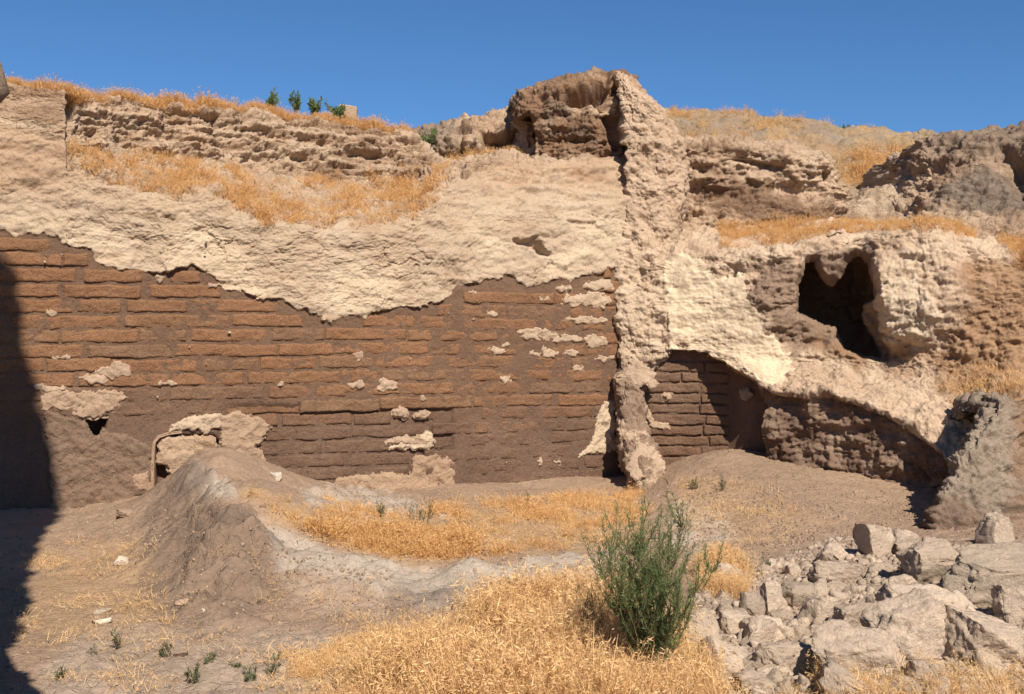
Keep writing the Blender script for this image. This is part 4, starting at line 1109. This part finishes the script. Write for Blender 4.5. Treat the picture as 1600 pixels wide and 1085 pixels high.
# ------------------------------------------------------------------ dry grass
def tuft_mesh(name, seed, n, h, spread, bend, heads, wid, mat):
    r = np.random.default_rng(seed)
    V, Fc, T = [], [], []
    for i in range(n):
        a = r.uniform(0, 6.28); rad = spread * math.sqrt(r.random())
        b = np.array([math.cos(a) * rad, math.sin(a) * rad, -.02])
        la = a + r.normal(0, .9); lean = r.uniform(.1, bend)
        hh = h * r.uniform(.5, 1.15); tone = r.random()
        side = np.array([-math.sin(la + r.normal(0, 1)), math.cos(la + r.normal(0, 1)), 0])
        p = b.copy(); k = 3; prev = None
        for j in range(k + 1):
            t = j / k
            ww = wid * (1 - .75 * t)
            o = len(V); V += [p - side * ww, p + side * ww]; T += [tone, tone]
            if j: Fc.append([o - 2, o - 1, o + 1, o])
            ang = lean * (.4 + 1.2 * t)
            p = p + np.array([math.cos(la) * math.sin(ang), math.sin(la) * math.sin(ang), math.cos(ang)]) * hh / k
        if r.random() < heads:                    # drooping spikelets at the tip
            tip = (V[-1] + V[-2]) / 2
            for s in range(r.integers(5, 11)):
                dv = np.array([r.normal(0, 1), r.normal(0, 1), r.normal(-.1, .7)]); dv /= np.linalg.norm(dv)
                L = h * r.uniform(.06, .15); sw = np.cross(dv, [r.normal(), r.normal(), r.normal()]); sw /= np.linalg.norm(sw) + 1e-6
                st = tip - np.array([0, 0, h * r.uniform(0, .22)]); o = len(V)
                wv = sw * wid * r.uniform(.8, 1.7)
                V += [st, st + dv * L * .5 + wv, st + dv * L, st + dv * L * .5 - wv]; tn = min(1, tone + r.uniform(-.1, .5)); T += [tn] * 4
                Fc.append([o, o + 1, o + 2, o + 3])
    me = bpy.data.meshes.new(name); me.from_pydata([list(map(float, v)) for v in V], [], Fc)
    me.attributes.new("tone", 'FLOAT', 'POINT').data.foreach_set("value", np.array(T, np.float32))
    me.materials.append(mat); me.update()
    return me
near_c = variants("grass_tuft", [tuft_mesh("grass_tuft", 40 + i, 30, .21, .07, .8, .38, .0016, M['straw']) for i in range(8)])
far_c = variants("grass_clump", [tuft_mesh("grass_clump", 60 + i, 26, .19, .07, .8, .5, .0025, M['straw2']) for i in range(6)])
flat_c = variants("straw_litter", [tuft_mesh("straw_litter", 80 + i, 12, .13, .09, 1.7, .2, .0026, M['straw']) for i in range(6)])
g_near, g_far, g_flat = scatter_group(near_c), scatter_group(far_c), scatter_group(flat_c)

def thin(p, sc, thr, seed, soft=.25):
    m = sstep(thr - soft, thr + soft, fbm(p, sc, 3, seed))
    return p[np.random.default_rng(seed).random(len(p)) < m]

FG = [(560,1090),(590,1045),(650,1010),(700,985),(760,962),(830,942),(905,935),(960,948),(1030,975),(1060,1000),(1105,1045),(1130,1130),(540,1130)]
FGL = [(430,1130),(455,1040),(520,1010),(620,985),(600,1130)]
p, _ = sample_surface(*SURF['ground'], 3000, FG, 1); scatter("dry_grass", thin(p, 2.6, -.16, 2), g_near, 8, .5, 1.3, .35, 3, (.6, 1.1), "golden dry grass in the foreground around the green bush")
p, _ = sample_surface(*SURF['ground'], 520, FGL, 10); scatter("dry_grass", thin(p, 3, .0, 12), g_near, 8, .3, .7, .7, 18, (.4, .8), "thin flattened grass at the left of the foreground patch")
stalk_c = variants("grass_stalk", [tuft_mesh("grass_stalk", 120 + i, 5, .30, .05, .55, 1.0, .0020, M['straw']) for i in range(6)])
g_stalk = scatter_group(stalk_c)
p, _ = sample_surface(*SURF['ground'], 420, FG, 8); scatter("dry_grass", thin(p, 2.6, -.1, 9), g_stalk, 6, .6, 1.15, .2, 17, label="taller dry stalks among the foreground grass")
p, _ = sample_surface(*SURF['ground'], 420, [(1095,930),(1105,890),(1140,880),(1165,905),(1160,935)], 11); scatter("dry_grass", p, g_near, 8, .5, .95, .3, 4, label="small patch of golden grass right of the green bush")
p, _ = sample_surface(*SURF['ground'], 2600, [(385,770),(430,775),(560,800),(700,790),(1000,765),(1010,850),(930,860),(780,868),(660,880),(560,862),(500,845),(430,815)], 12); scatter("dry_grass", thin(p, 2.2, .12, 13), g_far, 6, .4, .85, .6, 5, (.4, .9), "rusty dry grass on the bench below the wall")
p, _ = sample_surface(*SURF['ground'], 900, [(420,800),(560,830),(720,830),(740,865),(660,882),(600,872),(520,850)], 14); scatter("dry_grass", thin(p, 2.4, -.2, 15), g_far, 6, .5, .95, .6, 6, (.4, .9), "dense rusty grass along the bench edge")
# terrace and hill tops
TER = [(108,228),(160,232),(300,255),(350,262),(480,285),(560,262),(700,262),(692,300),(650,342),(560,356),(480,362),(400,350),(330,306),(262,312),(180,292),(110,262)]
p, _ = sample_surface(*SURF['wall'], 6500, TER, 16)
x1, y1 = proj(p); bare = sstep(-6, 6, polydist(x1, y1, [(395,285),(440,280),(540,300),(520,315),(440,305)]) + 8 * fbm(p, 5, 2, 1)) + sstep(-8, 8, polydist(x1, y1, [(330,240),(480,262),(700,255),(660,290),(560,275),(400,282)]) + 10 * fbm(p, 4, 2, 2))
p = p[np.random.default_rng(3).random(len(p)) > bare * .95]
scatter("dry_grass", thin(p, 1.6, -.45, 17), g_far, 6, .45, .85, .35, 7, (.6, 1.0), "orange dry grass on the ledge above the plaster wall")
def ridge_pts(xs, G, row, n, seed, jit=.35):
    """points along one profile line of a grid, spread backwards"""
    r = np.random.default_rng(seed)
    L = G[row]; sx, _ = proj(L); ok = np.nonzero((sx > xs[0]) & (sx < xs[1]))[0]
    q = L[r.choice(ok, n)] + np.stack([r.normal(0, .02, n), r.uniform(-.03, jit, n), np.zeros(n)], 1)
    return q
_lens = np.maximum(1, np.round(np.percentile(np.linalg.norm(np.diff(np.array(rows).transpose(1, 0, 2), axis=0), axis=2), 75, axis=1) / WRES)).astype(int)
toprow = int(_lens[:7].sum())
q = ridge_pts((-400, 640), WD, toprow, 2600, 21, .5)
scatter("dry_grass", thin(q, 2.0, -.5, 81), g_far, 6, .42, .8, .35, 8, (.6, 1.0), "dry grass fringe along the left skyline")
q = ridge_pts((705, 845), WD, toprow - 6, 130, 22, .2)
scatter("dry_grass", q, g_far, 6, .3, .55, .3, 9, label="thin grass strip below the crag")
SB = [(1125,388),(1180,388),(1260,378),(1350,362),(1430,360),(1520,372),(1520,350),(1400,345),(1250,345),(1130,352)]
p, _ = sample_surface(*SURF['rwall'], 1500, SB, 23); scatter("dry_grass", thin(p, 2, -.35, 24), g_far, 6, .36, .68, .3, 10, (.6, 1), "dry grass strip on the terrace above the cave")
p, _ = sample_surface(*SURF['hill'], 3600, [(1040,172),(1250,180),(1440,205),(1440,310),(1320,310),(1290,250),(1200,225),(1050,215)], 25); scatter("dry_grass", thin(p, .9, .12, 26), g_far, 6, .5, .95, .3, 11, (.6, 1), "sparse dry grass over the right hill")
p, _ = sample_surface(*SURF['hill'], 700, [(1330,250),(1370,232),(1425,228),(1440,250),(1420,275),(1360,292),(1325,285)], 27); scatter("dry_grass", p, g_far, 6, .8, 1.4, .3, 12, (.6, 1), "thick clump of dry grass on the right hill")
p, _ = sample_surface(*SURF['rwall'], 500, [(1560,345),(1640,345),(1640,430),(1590,420),(1570,380)], 28); scatter("dry_grass", p, g_far, 6, .4, .8, .3, 13, label="dry grass at the right edge by the bank")
p, _ = sample_surface(*SURF['rwall'], 500, [(1440,600),(1530,570),(1600,580),(1600,620),(1500,640)], 29); scatter("straw", thin(p, 3, 0, 30), g_flat, 6, .5, .9, .3, 14)
# loose straw on the floor
for k, (poly, n, th) in enumerate([([(40,850),(240,840),(260,960),(150,1000),(20,1020)], 1100, .05), ([(1060,740),(1180,760),(1300,810),(1200,860),(1060,830)], 900, .02), ([(120,960),(620,950),(600,1090),(60,1090)], 700, .12), ([(420,900),(640,900),(640,990),(420,980)], 320, .1), ([(700,780),(1010,765),(1010,850),(760,870)], 900, -.2), ([(440,1020),(640,980),(640,1090),(400,1090)], 700, -.2), ([(200,850),(420,850),(420,990),(250,980)], 160, .1), ([(1200,1070),(1640,1050),(1640,1100),(1200,1110)], 500, -.2)]):
    p, _ = sample_surface(*SURF['ground'], n, poly, 40 + k); scatter("straw", thin(p, 2.6, th, 50 + k), g_flat, 6, .3, .75, .7, 60 + k, (.3, .9))
p, _ = sample_surface(*SURF['ground'], 120, [(1290,1062),(1420,1062),(1640,1062),(1640,1110),(1280,1110)], 70); scatter("dry_grass", thin(p, 3, -.2, 71), g_near, 8, .4, .8, .4, 72, label="dry grass along the bottom edge below the boulders")

# ------------------------------------------------------------------ green plants
def plant_meshes(seed, h, stems, spread, leaf, nleaf, droop=.3, width=.0045, sub=5):
    r = np.random.default_rng(seed)
    SV, SF, LV, LF, ST, LT = [], [], [], [], [], []
    def tube(pts, r0, r1):
        n = len(pts)
        for i, p in enumerate(pts):
            rr = r0 + (r1 - r0) * i / (n - 1); o = len(SV)
            for k in range(3):
                a = 2.094 * k; SV.append(p + np.array([math.cos(a) * rr, math.sin(a) * rr, 0])); ST.append(.4)
            if i:
                for k in range(3): SF.append([o - 3 + k, o - 3 + (k + 1) % 3, o + (k + 1) % 3, o + k])
    def leaves(pts, n, tone):
        for _ in range(n):
            i = r.integers(0, len(pts) - 1); t = r.random(); p = pts[i] * (1 - t) + pts[i + 1] * t
            d = pts[i + 1] - pts[i]; d = d / (np.linalg.norm(d) + 1e-9) + r.normal(0, .7, 3) + np.array([0, 0, .25]); d /= np.linalg.norm(d)
            sd = np.cross(d, r.normal(0, 1, 3)); sd /= np.linalg.norm(sd) + 1e-9
            L = leaf * r.uniform(.5, 1.2); o = len(LV)
            LV.extend([p, p + d * L * .5 + sd * width * .5, p + d * L, p + d * L * .5 - sd * width * .5]); LT.extend([min(1, max(0, tone + r.normal(0, .2)))] * 4)
            LF.append([o, o + 1, o + 2, o + 3])
    for s in range(stems):
        a = r.uniform(0, 6.28); lean = spread * math.sqrt(r.random())
        hh = h * r.uniform(.55, 1.0) * (1.0 if lean < spread * .6 else .85)
        pts = [np.array([math.cos(a) * .02 * r.random(), math.sin(a) * .02 * r.random(), -.02])]
        for j in range(8):
            t = (j + 1) / 8; ang = lean * (.55 + .6 * t)
            pts.append(pts[-1] + np.array([math.cos(a) * math.sin(ang), math.sin(a) * math.sin(ang), math.cos(ang)]) * hh / 8 + r.normal(0, hh * .012, 3))
        tube(pts, .004 * h + .0012, .001); leaves(pts[2:], int(nleaf * .4), r.uniform(.2, .8))
        for b in range(sub):
            k = r.integers(2, 8); a2 = r.uniform(0, 6.28); el = r.uniform(.3, 1.0); L = hh * r.uniform(.18, .42)
            q = [pts[k]]
            for j in range(4):
                el *= .85
                q.append(q[-1] + np.array([math.cos(a2) * math.sin(el), math.sin(a2) * math.sin(el), math.cos(el)]) * L / 4 + r.normal(0, L * .03, 3))
            tube(q, .0022 * h + .0006, .0006); leaves(q, nleaf, r.uniform(.1, .9))
    return (np.array(SV), np.array(SF), np.array(ST)), (np.array(LV), np.array(LF), np.array(LT))

def raw_mesh(name, V, Fc, T, mat):
    me = bpy.data.meshes.new(name); me.from_pydata(V.tolist(), [], Fc.tolist())
    me.attributes.new("tone", 'FLOAT', 'POINT').data.foreach_set("value", T.astype(np.float32))
    me.materials.append(mat); me.update(); return me

def plant(name, loc, label, cat, seed, h, stems, spread, leaf, nleaf, group=None, width=.0045, sub=5, mat='green'):
    root = empty(name, tuple(loc)); tag(root, label, cat, group)
    (sv, sf, stn), (lv, lf, ltn) = plant_meshes(seed, h, stems, spread, leaf, nleaf, width=width, sub=sub)
    link(bpy.data.objects.new("stems", raw_mesh("stems", sv, sf, stn, M['twig'])), root)
    link(bpy.data.objects.new("foliage", raw_mesh("foliage", lv, lf, ltn, M[mat])), root)
    return root
hit = ground_hit(1024, 1066)
plant("green_bush", hit, "feathery dark green thorn bush standing in the golden grass", "bush", 5, 1.0, 24, .66, .036, 58, None, .0038, 13)
hit = ground_hit(935, 1012)
plant("green_bush", hit, "thin pale green shoots in the grass left of the dark bush", "bush", 6, .44, 12, .7, .028, 14, None, .004, 5, 'green2')
WEEDS = [(188,1016,32,"small upright weed on the bare floor near the shadow"),(258,1033,26,"low weed beside the small dark stone"),(302,1068,26,"weed at the bottom left on the bare floor"),(328,1040,20,"tiny weed in the middle of the bare floor"),(368,1048,20,"thin weed between two others on the bare floor"),
 (392,1066,26,"spreading weed at the bottom left of the foreground grass"),(424,1062,34,"tall thin weed nearest the foreground grass"),(598,812,26,"short weed on the bench in front of the pale ash"),(648,826,44,"taller weed of the pair on the bench"),(666,820,40,"second weed of the pair on the bench, to the right"),
 (1126,768,30,"weed growing on the slope below the arched niche"),(1085,765,16,"tiny weed by the straw below the niche"),(1166,902,34,"dark weed right of the small golden patch"),(1196,892,24,"weed at the upper left fringe of the rubble"),(796,926,22,"small dark weed at the edge of the foreground grass"),(145,1030,16,"tiny weed left of the bare floor close to the shadow"),(820,792,22,"weed in the straw at the middle of the bench"),(95,1060,20,"weed at the bottom end of the dark shadow")]
for i, (px, py, hp, lab) in enumerate(WEEDS):
    hit = ground_hit(px, py)
    plant("green_weed", hit, lab, "weed", 100 + i, hp * 1.35 * hit.y / F, 5 + i % 4, .5, .024, 12, "small green weeds on the floor", .005, 3, 'green2')
# shrubs on the skyline, far off
def sky_plant(px, py, d, hp, lab, i, wide=.8):
    q = P(px, py + 9, d)
    hp += 8
    plant("skyline_shrub", q, lab, "shrub", 200 + i, hp * d / F, 9, wide, .05, 14, "shrubs on the skyline", .014, 4)
for i, (px, py, hp, lab, wd) in enumerate([(424,168,28,"round green shrub, first from the left on the skyline",.8),(462,168,26,"narrow upright shrub on the left skyline",.3),(492,172,22,"small shrub right of the narrow upright one",.7),(528,180,32,"largest dark shrub on the left skyline beside a pale lump",.75)]):
    D0 = float(DW(px)) + 1.75
    sky_plant(px, py, D0, hp, lab, i, wd)
sky_plant(668, 226, 15.3, 30, "green shrub in the gap between the two banks", 9, .8)
for i, (px, py, hp, lab) in enumerate([(1160,184,12,"leftmost tiny shrub on the right hill's skyline"),(1190,187,9,"tiny shrub right of the leftmost one on the right hill"),(1265,194,8,"small bush on the middle of the right hill's skyline"),(1320,200,7,"low bush right of the middle on the right hill"),(1440,214,10,"small shrub where the right hill meets the dark bank")]):
    sky_plant(px, py, 22.3, hp, lab, 20 + i, 1.0)
me = rock_mesh("pale_lump", 950, 3, 8, .08); me.materials[0] = M['patch']
o = link(bpy.data.objects.new("pale_lump", me)); q = P(545, 180, float(DW(545)) + 1.9); o.location = q; o.scale = (.13, .12, .12)
tag(o, "pale earth lump on the skyline beside the largest left shrub", "lump")
